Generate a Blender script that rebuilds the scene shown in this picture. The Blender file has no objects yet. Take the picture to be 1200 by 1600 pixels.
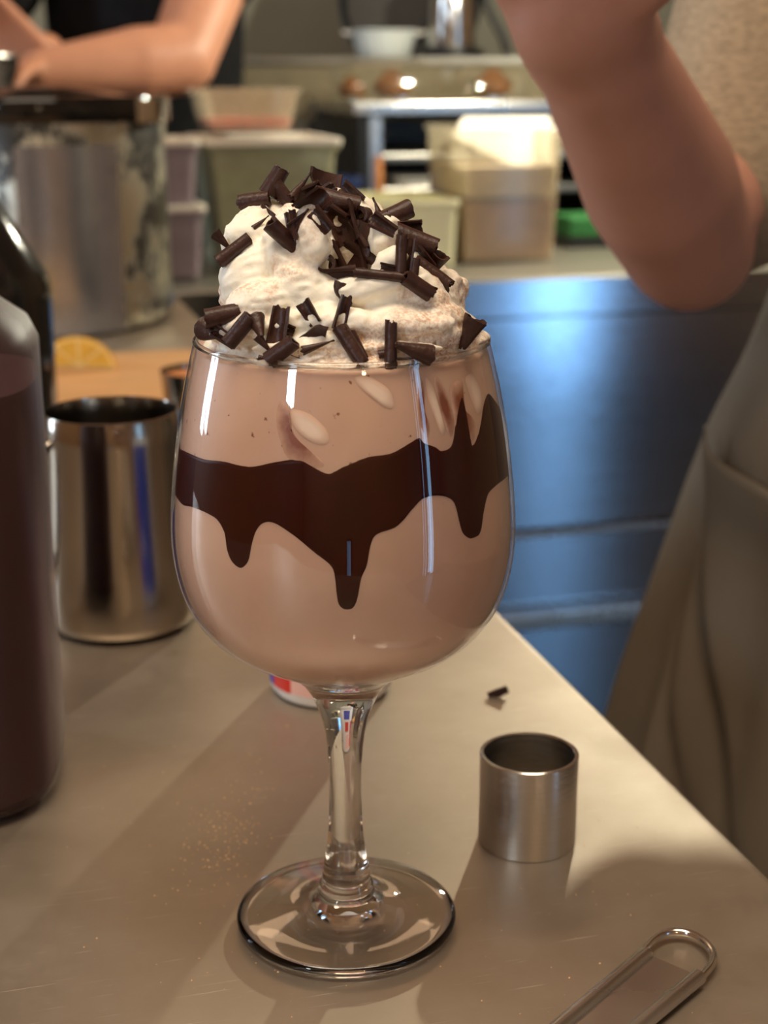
import bpy, bmesh, math, random
import numpy as np
from mathutils import Vector, Matrix, noise
from mathutils.bvhtree import BVHTree

R_ = math.radians
SC = bpy.context.scene
COL = SC.collection
random.seed(7)

# ------------------------------------------------------------------ camera
F_PX = 2400.0                       # focal length in pixels of the 1200x1600 frame
PITCH = R_(16.3)
CAM = Vector((0.0, 0.0, 0.281))     # table top is z = 0
FWD = Vector((0, math.cos(PITCH), -math.sin(PITCH)))
UPV = Vector((0, math.sin(PITCH), math.cos(PITCH)))
RGT = Vector((1, 0, 0))
cd = bpy.data.cameras.new('camera')
cam = bpy.data.objects.new('camera', cd)
COL.objects.link(cam)
cam.location = CAM
cam.rotation_euler = (math.pi / 2 - PITCH, 0, 0)
cd.sensor_fit = 'VERTICAL'
cd.sensor_height = 36.0
cd.lens = 36.0 * F_PX / 1600.0
cd.clip_start = 0.01
cd.dof.use_dof = True
cd.dof.focus_distance = 0.455
cd.dof.aperture_fstop = 13.0
SC.camera = cam

# ------------------------------------------------------------------ light
ROOM = R_(15.6)                     # the kitchen is turned against the view
CA, SA = math.cos(ROOM), math.sin(ROOM)
def rw(x, y, z=0.0):                # room axes -> world
    return Vector((x * CA - y * SA, x * SA + y * CA, z))

w = bpy.data.worlds.new('daylight')
SC.world = w
w.use_nodes = True
w.node_tree.nodes['Background'].inputs[0].default_value = (0.42, 0.62, 1.0, 1)
w.node_tree.nodes['Background'].inputs[1].default_value = 0.6

def area(name, loc, rot, sx, sy, power, color):
    l = bpy.data.lights.new(name, 'AREA')
    l.shape = 'RECTANGLE'; l.size = sx; l.size_y = sy
    l.energy = power; l.color = color
    o = bpy.data.objects.new(name, l)
    COL.objects.link(o)
    o.location = loc; o.rotation_euler = rot
    return o
FRONT_Y = -1.9                      # shop front behind the photographer (room axes)
PANES = [(-.40, -.26, -.12), (1.98, 2.06, 1.3), (2.24, 2.46, 1.3)]   # x0, x1, top
SIDE = [(-1.25, -.95, .72, 1.20), (1.80, 2.06, .05, 1.25)]   # windows in the left wall: y0, y1, z0, z1
DAY = (0.34, 0.64, 1.0)
for (a_, b_, h_), w_ in zip(PANES, (.25, .8, 7.0)):
    # daylight coming in through each pane of the shop front
    area('daylight_pane', rw((a_ + b_) / 2, FRONT_Y + 0.03, (h_ - .88) / 2), (R_(90), 0, ROOM), b_ - a_ - .04, h_ + .86, w_, DAY)
for (a_, b_, c_, d_), w_ in zip(SIDE, (16.0, 22.0)):
    area('daylight_window', rw(-1.9 + .03, (a_ + b_) / 2, (c_ + d_) / 2), (R_(90), 0, ROOM - R_(90)), b_ - a_ - .03, d_ - c_ - .03, w_, (.72, .86, 1.0))
# added fill panels at the ceiling, unseen, to brighten and warm the scene
CEIL_FILL = [(0.5, 2.75, 1.5, .4, 5.5, (1.0, .64, .36)), (-.1, .2, 1.4, .5, 25.0, (1.0, .82, .62))]
for x_, y_, sx_, sy_, w_, c_ in CEIL_FILL:
    area('added_ceiling_fill', rw(x_, y_, 1.712), (0, 0, ROOM), sx_, sy_, w_, c_)
SC.view_settings.view_transform = 'Standard'
SC.view_settings.look = 'None'
SC.view_settings.gamma = 1.0
SC.view_settings.use_curve_mapping = False
SC.view_settings.exposure = 0.25
SC.cycles.use_denoising = True
SC.cycles.use_adaptive_sampling = True
SC.cycles.adaptive_threshold = 0.05
SC.cycles.max_bounces = 11
SC.cycles.transmission_bounces = 10
SC.cycles.transparent_max_bounces = 20
SC.cycles.sample_clamp_indirect = 6.0
LAMP = Vector((0.477, 2.34, 0.64))
LAMP_W = 31.0

# ------------------------------------------------------------------ helpers
def ray(u, v):
    return FWD + RGT * ((u - 600) / F_PX) - UPV * ((v - 800) / F_PX)
def at(u, v, y):                    # point seen at (u, v) standing at distance y
    d = ray(u, v)
    return CAM + d * (y / d.y)
def on(u, v, z=0.0):                # point seen at (u, v) at height z
    d = ray(u, v)
    return CAM + d * ((z - CAM.z) / d.z)
def pxm(y, z=0.1):                  # metres per pixel there
    return ((Vector((0, y, z)) - CAM).dot(FWD)) / F_PX

def tag(o, label=None, cat=None, group=None, kind=None):
    if label: o['label'] = label
    if cat: o['category'] = cat
    if group: o['group'] = group
    if kind: o['kind'] = kind
    return o
def empty(name, loc=(0, 0, 0), rz=0.0):
    o = bpy.data.objects.new(name, None)
    COL.objects.link(o)
    o.location = loc; o.rotation_euler = (0, 0, rz)
    o.empty_display_size = 0.02
    return o
def mk(name, verts, faces, mat, parent=None, smooth=True, loc=None, rz=None):
    me = bpy.data.meshes.new(name)
    me.from_pydata([tuple(v) for v in verts], [], faces)
    me.validate()
    if mat: me.materials.append(mat)
    if smooth:
        me.polygons.foreach_set('use_smooth', [True] * len(me.polygons))
    me.update()
    o = bpy.data.objects.new(name, me)
    COL.objects.link(o)
    if parent: o.parent = parent
    if loc is not None: o.location = loc
    if rz is not None: o.rotation_euler = (0, 0, rz)
    return o
def from_bm(name, bm, mat, parent=None, smooth=False, loc=None, rz=None):
    bmesh.ops.recalc_face_normals(bm, faces=bm.faces)
    me = bpy.data.meshes.new(name)
    bm.to_mesh(me); bm.free()
    if mat: me.materials.append(mat)
    if smooth:
        me.polygons.foreach_set('use_smooth', [True] * len(me.polygons))
    o = bpy.data.objects.new(name, me)
    COL.objects.link(o)
    if parent: o.parent = parent
    if loc is not None: o.location = loc
    if rz is not None: o.rotation_euler = (0, 0, rz)
    return o
def autosmooth(o, deg=35):
    me = o.data
    me.polygons.foreach_set('use_smooth', [True] * len(me.polygons))
    me.set_sharp_from_angle(angle=R_(deg))
    return o
def lathe(prof, seg=64, closed=False):
    """prof: list of (r, z); r == 0 makes a pole. closed joins last to first."""
    vs, fs, rings = [], [], []
    for r, z in prof:
        if r < 1e-7:
            rings.append([len(vs)] * seg); vs.append((0, 0, z))
        else:
            b = len(vs)
            for i in range(seg):
                a = 2 * math.pi * i / seg
                vs.append((r * math.cos(a), r * math.sin(a), z))
            rings.append(list(range(b, b + seg)))
    pairs = list(zip(rings[:-1], rings[1:]))
    if closed: pairs.append((rings[-1], rings[0]))
    for A, B in pairs:
        for i in range(seg):
            j = (i + 1) % seg
            f = []
            for k in (A[i], A[j], B[j], B[i]):
                if k not in f: f.append(k)
            if len(f) >= 3: fs.append(f)
    return vs, fs
def lathe_obj(name, prof, mat, parent=None, seg=64, closed=False, deg=40, loc=None):
    vs, fs = lathe(prof, seg, closed)
    bm = bmesh.new()
    bv = [bm.verts.new(v) for v in vs]
    for f in fs:
        try: bm.faces.new([bv[i] for i in f])
        except ValueError: pass
    o = from_bm(name, bm, mat, parent, loc=loc)
    return autosmooth(o, deg)
def box_bm(x0, x1, y0, y1, z0, z1, bev=0.0, seg=2, bm=None):
    own = bm is None
    bm = bm or bmesh.new()
    r = bmesh.ops.create_cube(bm, size=1.0)
    M = Matrix.Translation(((x0 + x1) / 2, (y0 + y1) / 2, (z0 + z1) / 2)) @ Matrix.Diagonal((x1 - x0, y1 - y0, z1 - z0, 1))
    bmesh.ops.transform(bm, matrix=M, verts=r['verts'])
    if bev > 0:
        es = list({e for v in r['verts'] for e in v.link_edges})
        bmesh.ops.bevel(bm, geom=es, offset=bev, segments=seg, affect='EDGES', profile=0.5)
    return bm
def box(name, x0, x1, y0, y1, z0, z1, mat, parent=None, bev=0.0, loc=None, rz=None, seg=2):
    o = from_bm(name, box_bm(x0, x1, y0, y1, z0, z1, bev, seg), mat, parent, loc=loc, rz=rz)
    if bev > 0: autosmooth(o, 8)
    return o
def tube(name, pts, rad, mat, parent=None, seg=10, closed=False, loc=None, flat=None):
    pts = [Vector(p) for p in pts]
    n = len(pts)
    rads = rad if isinstance(rad, (list, tuple)) else [rad] * n
    vs, fs = [], []
    prev = None
    for i, p in enumerate(pts):
        if closed: t = (pts[(i + 1) % n] - pts[i - 1]).normalized()
        else: t = (pts[min(i + 1, n - 1)] - pts[max(i - 1, 0)]).normalized()
        if prev is None:
            a = Vector((0, 0, 1)) if abs(t.z) < 0.9 else Vector((1, 0, 0))
            prev = (a - t * a.dot(t)).normalized()
        else:
            prev = (prev - t * prev.dot(t)).normalized()
        b = t.cross(prev)
        for k in range(seg):
            an = 2 * math.pi * k / seg
            vs.append(p + (prev * math.cos(an) + b * math.sin(an)) * rads[i])
    m = n if closed else n - 1
    for i in range(m):
        for k in range(seg):
            k2 = (k + 1) % seg; j = (i + 1) % n
            fs.append((i * seg + k, i * seg + k2, j * seg + k2, j * seg + k))
    if not closed:
        fs.append(tuple(range(seg - 1, -1, -1)))
        fs.append(tuple(range((n - 1) * seg, n * seg)))
    o = mk(name, vs, fs, mat, parent, loc=loc)
    return autosmooth(o, 50)
def smooth_curve(pts, n=40, closed=False):
    pts = [Vector(p) for p in pts]
    out = []
    N = len(pts)
    segs = N if closed else N - 1
    per = max(2, n // segs)
    for i in range(segs):
        def g(k):
            return pts[k % N] if closed else pts[max(0, min(N - 1, k))]
        p0, p1, p2, p3 = g(i - 1), g(i), g(i + 1), g(i + 2)
        for s in range(per):
            t = s / per
            out.append(0.5 * ((2 * p1) + (p2 - p0) * t + (2 * p0 - 5 * p1 + 4 * p2 - p3) * t * t + (3 * p1 - p0 - 3 * p2 + p3) * t ** 3))
    if not closed: out.append(pts[-1])
    return out
def ball_into(V, Fc, c, rad, rot=None, nu=20, nv=12):
    """ellipsoid appended to vertex/face lists"""
    b = len(V)
    rx, ry, rz = rad
    for i in range(1, nv):
        th = math.pi * i / nv
        for j in range(nu):
            ph = 2 * math.pi * j / nu
            p = Vector((rx * math.sin(th) * math.cos(ph), ry * math.sin(th) * math.sin(ph), rz * math.cos(th)))
            if rot is not None: p = rot @ p
            V.append(Vector(c) + p)
    t = Vector((0, 0, rz)); 
    if rot is not None: t = rot @ t
    V.append(Vector(c) + t); V.append(Vector(c) - t)
    top, bot = len(V) - 2, len(V) - 1
    for i in range(nv - 2):
        for j in range(nu):
            k = (j + 1) % nu
            Fc.append((b + i * nu + j, b + (i + 1) * nu + j, b + (i + 1) * nu + k, b + i * nu + k))
    for j in range(nu):
        k = (j + 1) % nu
        Fc.append((top, b + j, b + k))
        Fc.append((bot, b + (nv - 2) * nu + k, b + (nv - 2) * nu + j))
def capsule_into(V, Fc, p0, r0, p1, r1, flat=(1.0, 1.0), side=None, seg=18):
    """round cone from p0 to p1, cross-section scaled (flat) along side / side x axis"""
    p0, p1 = Vector(p0), Vector(p1)
    t = p1 - p0
    L = t.length
    t = t / L if L > 1e-9 else Vector((0, 0, 1))
    s = Vector(side) if side is not None else (Vector((0, 0, 1)) if abs(t.z) < .9 else Vector((1, 0, 0)))
    s = (s - t * s.dot(t)).normalized()
    q = t.cross(s)
    rings = []
    for k in range(1, 5):
        a = math.pi / 2 * k / 4
        rings.append((p0 - t * (r0 * math.cos(a)), r0 * math.sin(a)))
    for k in range(1, 4):
        f = k / 4
        rings.append((p0.lerp(p1, f), r0 + (r1 - r0) * f))
    for k in range(4, 0, -1):
        a = math.pi / 2 * k / 4
        rings.append((p1 + t * (r1 * math.cos(a)), r1 * math.sin(a)))
    b = len(V)
    for c, r in rings:
        for j in range(seg):
            a = 2 * math.pi * j / seg
            V.append(c + s * (r * flat[0] * math.cos(a)) + q * (r * flat[1] * math.sin(a)))
    for i in range(len(rings) - 1):
        for j in range(seg):
            k = (j + 1) % seg
            Fc.append((b + i * seg + j, b + i * seg + k, b + (i + 1) * seg + k, b + (i + 1) * seg + j))
    V.append(p0 - t * r0); V.append(p1 + t * r1)
    for j in range(seg):
        k = (j + 1) % seg
        Fc.append((len(V) - 2, b + k, b + j))
        e = b + (len(rings) - 1) * seg
        Fc.append((len(V) - 1, e + j, e + k))
def fuse(name, V, Fc, voxel, mat, parent=None, smooth=6, factor=0.5):
    """merge overlapping closed shapes into one continuous skin"""
    o = mk(name, V, Fc, mat, None)
    m = o.modifiers.new('r', 'REMESH'); m.mode = 'VOXEL'; m.voxel_size = voxel; m.use_smooth_shade = True
    if smooth:
        s = o.modifiers.new('s', 'SMOOTH'); s.factor = factor; s.iterations = smooth
    dg = bpy.context.evaluated_depsgraph_get()
    me = bpy.data.meshes.new_from_object(o.evaluated_get(dg))
    o.modifiers.clear()
    old = o.data
    o.data = me
    bpy.data.meshes.remove(old)
    me.name = name
    if not me.materials: me.materials.append(mat)
    me.polygons.foreach_set('use_smooth', [True] * len(me.polygons))
    if parent: o.parent = parent
    return o

# ------------------------------------------------------------------ materials
def srgb(r, g, b):
    def c(x):
        x /= 255.0
        return x / 12.92 if x <= 0.04045 else ((x + 0.055) / 1.055) ** 2.4
    return (c(r), c(g), c(b), 1.0)
def nodes(name):
    m = bpy.data.materials.new(name)
    m.use_nodes = True
    nt = m.node_tree
    return m, nt, nt.nodes['Principled BSDF']
def N(nt, typ, **kw):
    n = nt.nodes.new(typ)
    for k, v in kw.items(): setattr(n, k, v)
    return n
def noise_tex(nt, scale, detail=4, rough=0.55, stretch=None, coord='Object', dist=0.0):
    tc = N(nt, 'ShaderNodeTexCoord')
    n = N(nt, 'ShaderNodeTexNoise')
    n.inputs['Scale'].default_value = scale
    n.inputs['Detail'].default_value = detail
    n.inputs['Roughness'].default_value = rough
    n.inputs['Distortion'].default_value = dist
    if stretch:
        mp = N(nt, 'ShaderNodeMapping')
        mp.inputs['Scale'].default_value = stretch
        nt.links.new(tc.outputs[coord], mp.inputs[0])
        nt.links.new(mp.outputs[0], n.inputs['Vector'])
    else:
        nt.links.new(tc.outputs[coord], n.inputs['Vector'])
    return n
def ramp(nt, src, stops):
    r = N(nt, 'ShaderNodeValToRGB')
    e = r.color_ramp.elements
    while len(e) < len(stops): e.new(0.5)
    for i, (p, c) in enumerate(stops):
        e[i].position = p
        e[i].color = c if len(c) == 4 else (*c, 1)
    nt.links.new(src, r.inputs[0])
    return r
def mat(name, col, rough=0.5, metal=0.0, spec=0.5, var=0.12, vscale=30, bump=0.0, bscale=200, stretch=None,
        sss=0.0, sssr=0.004, trans=0.0, ior=1.45, alpha=1.0, rvar=0.0, coat=0.0, aniso=0.0):
    m, nt, p = nodes(name)
    n = noise_tex(nt, vscale, stretch=stretch)
    lo = tuple(c * (1 - var) for c in col[:3]); hi = tuple(min(1, c * (1 + var)) for c in col[:3])
    r = ramp(nt, n.outputs[0], [(0.3, lo), (0.7, hi)])
    nt.links.new(r.outputs[0], p.inputs['Base Color'])
    p.inputs['Roughness'].default_value = rough
    p.inputs['Metallic'].default_value = metal
    p.inputs['Specular IOR Level'].default_value = spec
    p.inputs['IOR'].default_value = ior
    p.inputs['Transmission Weight'].default_value = trans
    p.inputs['Alpha'].default_value = alpha
    p.inputs['Coat Weight'].default_value = coat
    p.inputs['Anisotropic'].default_value = aniso
    if rvar:
        rr = ramp(nt, n.outputs[0], [(0.3, (rough - rvar,) * 3), (0.7, (rough + rvar,) * 3)])
        nt.links.new(rr.outputs[0], p.inputs['Roughness'])
    if sss:
        p.inputs['Subsurface Weight'].default_value = sss
        p.inputs['Subsurface Radius'].default_value = (1.0, 0.6, 0.4)
        p.inputs['Subsurface Scale'].default_value = sssr
    if bump:
        b = N(nt, 'ShaderNodeBump'); b.inputs['Strength'].default_value = bump; b.inputs['Distance'].default_value = 0.001
        bn = noise_tex(nt, bscale, detail=3, stretch=stretch)
        nt.links.new(bn.outputs[0], b.inputs['Height'])
        nt.links.new(b.outputs[0], p.inputs['Normal'])
    return m
def thin_clear(name, tint=(1, 1, 1), rough=0.0, haze=0.0, hazecol=(1, 1, 1), refl=1.0):
    """thin walled glass or clear plastic: see-through with facing-angle reflections, plus optional milky haze"""
    m = bpy.data.materials.new(name); m.use_nodes = True
    nt = m.node_tree; nt.nodes.clear()
    out = N(nt, 'ShaderNodeOutputMaterial')
    tr = N(nt, 'ShaderNodeBsdfTransparent'); tr.inputs[0].default_value = (*tint, 1)
    gl = N(nt, 'ShaderNodeBsdfGlossy'); gl.inputs['Roughness'].default_value = rough
    gl.inputs[0].default_value = (1, 1, 1, 1)
    lw = N(nt, 'ShaderNodeLayerWeight'); lw.inputs[0].default_value = 0.5
    pw = N(nt, 'ShaderNodeMath', operation='POWER'); pw.inputs[1].default_value = 5.0
    mu = N(nt, 'ShaderNodeMath', operation='MULTIPLY_ADD'); mu.inputs[1].default_value = 0.93 * refl; mu.inputs[2].default_value = 0.045 * refl
    nt.links.new(lw.outputs['Facing'], pw.inputs[0]); nt.links.new(pw.outputs[0], mu.inputs[0])
    base = tr.outputs[0]
    if haze:
        df = N(nt, 'ShaderNodeBsdfDiffuse'); df.inputs[0].default_value = (*hazecol, 1)
        tl = N(nt, 'ShaderNodeBsdfTranslucent'); tl.inputs[0].default_value = (*hazecol, 1)
        ad = N(nt, 'ShaderNodeMixShader'); ad.inputs[0].default_value = 0.5
        nt.links.new(df.outputs[0], ad.inputs[1]); nt.links.new(tl.outputs[0], ad.inputs[2])
        n = noise_tex(nt, 40)
        rr = ramp(nt, n.outputs[0], [(0.3, (haze * .85,) * 3), (0.7, (min(1, haze * 1.1),) * 3)])
        mx = N(nt, 'ShaderNodeMixShader')
        nt.links.new(rr.outputs[0], mx.inputs[0]); nt.links.new(tr.outputs[0], mx.inputs[1]); nt.links.new(ad.outputs[0], mx.inputs[2])
        base = mx.outputs[0]
    fin = N(nt, 'ShaderNodeMixShader')
    nt.links.new(mu.outputs[0], fin.inputs[0]); nt.links.new(base, fin.inputs[1]); nt.links.new(gl.outputs[0], fin.inputs[2])
    nt.links.new(fin.outputs[0], out.inputs[0])
    return m

def table_steel():
    m, nt, p = nodes('worn_steel_top')
    big = noise_tex(nt, 9, detail=5, rough=0.6)
    c = ramp(nt, big.outputs[0], [(0.3, (0.35, 0.285, 0.22)), (0.7, (0.43, 0.365, 0.29))])
    p.inputs['Metallic'].default_value = 0.9
    # fine scratches in a few directions
    acc = None
    for k, (ang, st, sc) in enumerate([(0.5, (4, 150, 1), 7), (-0.9, (5, 130, 1), 6), (2.0, (7, 190, 1), 8)]):
        tc = N(nt, 'ShaderNodeTexCoord'); mp = N(nt, 'ShaderNodeMapping')
        mp.inputs['Rotation'].default_value = (0, 0, ang); mp.inputs['Scale'].default_value = st
        nt.links.new(tc.outputs['Object'], mp.inputs[0])
        n = N(nt, 'ShaderNodeTexNoise'); n.inputs['Scale'].default_value = sc; n.inputs['Detail'].default_value = 3
        nt.links.new(mp.outputs[0], n.inputs['Vector'])
        r = ramp(nt, n.outputs[0], [(0.69, (0, 0, 0)), (0.78, (.8, .8, .8))])
        if acc is None: acc = r.outputs[0]
        else:
            mx = N(nt, 'ShaderNodeMath', operation='MAXIMUM')
            nt.links.new(acc, mx.inputs[0]); nt.links.new(r.outputs[0], mx.inputs[1]); acc = mx.outputs[0]
    mix = N(nt, 'ShaderNodeMix', data_type='RGBA')
    nt.links.new(acc, mix.inputs[0]); nt.links.new(c.outputs[0], mix.inputs[6]); mix.inputs[7].default_value = (0.60, 0.54, 0.45, 1)
    nt.links.new(mix.outputs[2], p.inputs['Base Color'])
    rn = noise_tex(nt, 25, detail=6, rough=0.7)
    rr = ramp(nt, rn.outputs[0], [(0.3, (0.46,) * 3), (0.7, (0.57,) * 3)])
    nt.links.new(rr.outputs[0], p.inputs['Roughness'])
    b = N(nt, 'ShaderNodeBump'); b.inputs['Strength'].default_value = 0.25; b.inputs['Distance'].default_value = 0.0004
    nt.links.new(acc, b.inputs['Height']); nt.links.new(b.outputs[0], p.inputs['Normal'])
    return m

M = {}
M['table'] = table_steel()
M['steel'] = mat('brushed_steel', (0.60, 0.58, 0.55, 1), 0.28, 1.0, var=.06, vscale=14, rvar=.05)
M['steel_polish'] = mat('polished_steel', (0.66, 0.64, 0.61, 1), 0.16, 1.0, var=.08, vscale=30, rvar=.05)
M['steel_pitcher'] = mat('smeared_steel', (0.38, 0.34, 0.29, 1), 0.18, 1.0, var=.18, vscale=28, rvar=.07, stretch=(1, 1, .25))
M['steel_ring'] = mat('ring_steel', (0.64, 0.62, 0.59, 1), 0.20, 1.0, var=.05, vscale=60, rvar=.04, bump=.15, bscale=90, stretch=(1, 1, 25))
M['steel_panel'] = mat('cabinet_steel', (0.42, 0.50, 0.60, 1), 0.10, 1.0, var=.05, vscale=5, rvar=.02, bump=.05, bscale=60, stretch=(.25, .25, 22))
M['steel_top'] = mat('worktop_steel', (0.40, 0.38, 0.32, 1), 0.40, 0.9, var=.08, vscale=8)
M['steel_dark'] = mat('dull_steel', (0.34, 0.33, 0.30, 1), 0.38, 1.0, var=.1, vscale=8)
M['wall'] = mat('painted_wall', srgb(134, 132, 116), 0.55, var=.05, vscale=4)
M['wall_warm'] = mat('warm_wall', srgb(176, 140, 104), 0.7, var=.05, vscale=3)
M['ceiling'] = mat('ceiling_paint', srgb(196, 150, 106), 0.8, var=.04, vscale=3)
M['floor'] = mat('floor_tile', srgb(74, 74, 75), 0.22, var=.15, vscale=6)
M['black'] = mat('black_plastic', (0.012, 0.012, 0.012, 1), 0.35, var=.2)
M['blackgloss'] = mat('black_gloss', (0.010, 0.009, 0.008, 1), 0.10, var=.2)
M['black_cloth'] = mat('black_cotton', (0.010, 0.010, 0.011, 1), 0.9, spec=.15, var=.25, vscale=40, bump=.2, bscale=60)
M['skin'] = mat('skin', srgb(196, 140, 112), 0.5, var=.06, vscale=25, sss=.15, sssr=.006, bump=.08, bscale=300)
M['skin2'] = mat('skin_flushed', srgb(196, 142, 120), 0.5, var=.08, vscale=18, sss=.15, sssr=.006, bump=.08, bscale=260)
M['shirt'] = mat('oatmeal_knit', srgb(158, 142, 120), 0.95, spec=.1, var=.22, vscale=150, bump=.8, bscale=220, stretch=(1, 1, 2.5))
M['apron'] = mat('taupe_canvas', srgb(120, 110, 96), 0.9, spec=.12, var=.10, vscale=14, bump=.6, bscale=700, stretch=(1, 1, .4))
M['hair'] = mat('brown_hair', srgb(48, 34, 24), 0.6, var=.3, vscale=120, stretch=(1, 1, .1))
M['choc'] = mat('dark_chocolate', srgb(58, 34, 27), 0.42, var=.28, vscale=160, bump=.35, bscale=420, spec=.4)
M['syrup'] = mat('chocolate_syrup', srgb(48, 9, 2), 0.35, var=.18, vscale=60, spec=.08)
M['cutboard'] = mat('pale_wood', srgb(206, 156, 104), 0.55, var=.14, vscale=10, stretch=(1, 9, 1))
M['glass'] = mat('solid_glass', (1, 1, 1, 1), 0.0, trans=1.0, ior=1.5, var=0)
M['bowlglass'] = thin_clear('thin_glass')
M['clear_plastic'] = thin_clear('clear_plastic', (0.97, 0.97, 0.93), 0.05, 0.04, (0.85, 0.85, 0.78))
M['frost'] = thin_clear('frosted_plastic', (0.93, 0.94, 0.88), 0.25, 0.50, srgb(214, 212, 186)[:3])
M['frost_clear'] = thin_clear('hazy_plastic', (0.97, 0.96, 0.92), 0.2, 0.26, srgb(236, 226, 200)[:3])
M['frost_lilac'] = thin_clear('lilac_plastic', (0.9, 0.86, 0.9), 0.25, 0.72, srgb(196, 182, 190)[:3])
M['cream_plastic'] = mat('cream_plastic', srgb(220, 218, 184), 0.4, var=.03, sss=.2, sssr=.01)
M['white_plastic'] = mat('white_plastic', srgb(226, 224, 216), 0.35, var=.03)
M['lid_plastic'] = mat('lid_plastic', srgb(222, 216, 204), 0.35, var=.03, sss=.2, sssr=.008)
M['green'] = mat('chopped_herbs', srgb(70, 112, 44), 0.8, var=.4, vscale=50, bump=.8, bscale=80)
M['greenpale'] = mat('shredded_lettuce', srgb(150, 160, 112), 0.8, var=.3, vscale=22, bump=.8, bscale=60)
M['lilac'] = mat('red_cabbage_mix', srgb(150, 122, 132), 0.8, var=.2, vscale=40, bump=.6, bscale=80)
M['red'] = mat('diced_tomato', srgb(196, 58, 40), 0.5, var=.3, vscale=80)
M['pinkbrown'] = mat('sliced_meat', srgb(176, 138, 112), 0.7, var=.16, vscale=30, bump=.5, bscale=60)
M['paper'] = mat('pale_wrap', srgb(226, 208, 182), 0.6, var=.1, vscale=25)
M['roast'] = mat('roasted_brown', srgb(108, 66, 24), 0.6, var=.35, vscale=40, bump=.6, bscale=60)
M['blue_label'] = mat('blue_label', srgb(40, 66, 176), 0.4, var=.06)
M['red_label'] = mat('red_label', srgb(204, 48, 32), 0.4, var=.1)
M['pink_label'] = mat('pink_label', srgb(226, 178, 164), 0.4, var=.06)
M['can_white'] = mat('can_white', srgb(232, 228, 220), 0.35, var=.02)
M['lemon_flesh'] = mat('lemon_flesh', srgb(222, 178, 74), 0.35, var=.1, vscale=120, sss=.3, sssr=.004)
M['lemon_rind'] = mat('lemon_rind', srgb(232, 178, 40), 0.4, var=.06, bump=.3, bscale=500)
M['pith'] = mat('lemon_pith', srgb(238, 216, 150), 0.5, var=.04)
M['orange_sauce'] = mat('orange_sauce', srgb(214, 140, 84), 0.35, var=.1)
M['green_item'] = mat('green_plastic', srgb(40, 104, 52), 0.5, var=.1)
M['navy'] = mat('navy_plastic', srgb(34, 52, 96), 0.5, var=.1)
M['wood_item'] = mat('wood_handle', srgb(196, 132, 84), 0.6, var=.15)
M['crumb'] = mat('cocoa_crumb', srgb(236, 186, 140), 0.7, var=.4, vscale=400)
M['clay'] = mat('mortar_pier', srgb(120, 100, 80), 0.8)
M['windowglass'] = thin_clear('window_glass', (0.95, 0.98, 1.0))
def bulb_mat():
    m, nt, p = nodes('lamp_shade_enamel')
    p.inputs['Base Color'].default_value = (0.05, 0.05, 0.05, 1); p.inputs['Roughness'].default_value = .4
    return m
M['shade'] = bulb_mat()

def cream_mat():
    m, nt, p = nodes('whipped_cream')
    big = noise_tex(nt, 42, detail=3, rough=.5, dist=.6)
    fine = noise_tex(nt, 900, detail=3, rough=.7)
    a = ramp(nt, big.outputs[0], [(0.46, (0, 0, 0)), (0.62, (1, 1, 1))])
    b = ramp(nt, fine.outputs[0], [(0.42, (.12,) * 3), (0.60, (1, 1, 1))])
    mu = N(nt, 'ShaderNodeMath', operation='MULTIPLY')
    nt.links.new(a.outputs[0], mu.inputs[0]); nt.links.new(b.outputs[0], mu.inputs[1])
    m2 = N(nt, 'ShaderNodeMath', operation='MULTIPLY'); m2.inputs[1].default_value = 0.85
    nt.links.new(mu.outputs[0], m2.inputs[0])
    mix = N(nt, 'ShaderNodeMix', data_type='RGBA')
    nt.links.new(m2.outputs[0], mix.inputs[0])
    mix.inputs[6].default_value = srgb(250, 243, 226); mix.inputs[7].default_value = srgb(190, 132, 92)
    nt.links.new(mix.outputs[2], p.inputs['Base Color'])
    p.inputs['Roughness'].default_value = 0.5
    p.inputs['Subsurface Weight'].default_value = 0.35
    p.inputs['Subsurface Radius'].default_value = (1.0, 0.8, 0.55)
    p.inputs['Subsurface Scale'].default_value = 0.003
    bp = N(nt, 'ShaderNodeBump'); bp.inputs['Strength'].default_value = .35; bp.inputs['Distance'].default_value = .001
    bn = noise_tex(nt, 260, detail=4)
    nt.links.new(bn.outputs[0], bp.inputs['Height']); nt.links.new(bp.outputs[0], p.inputs['Normal'])
    return m
M['cream'] = cream_mat()
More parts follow.
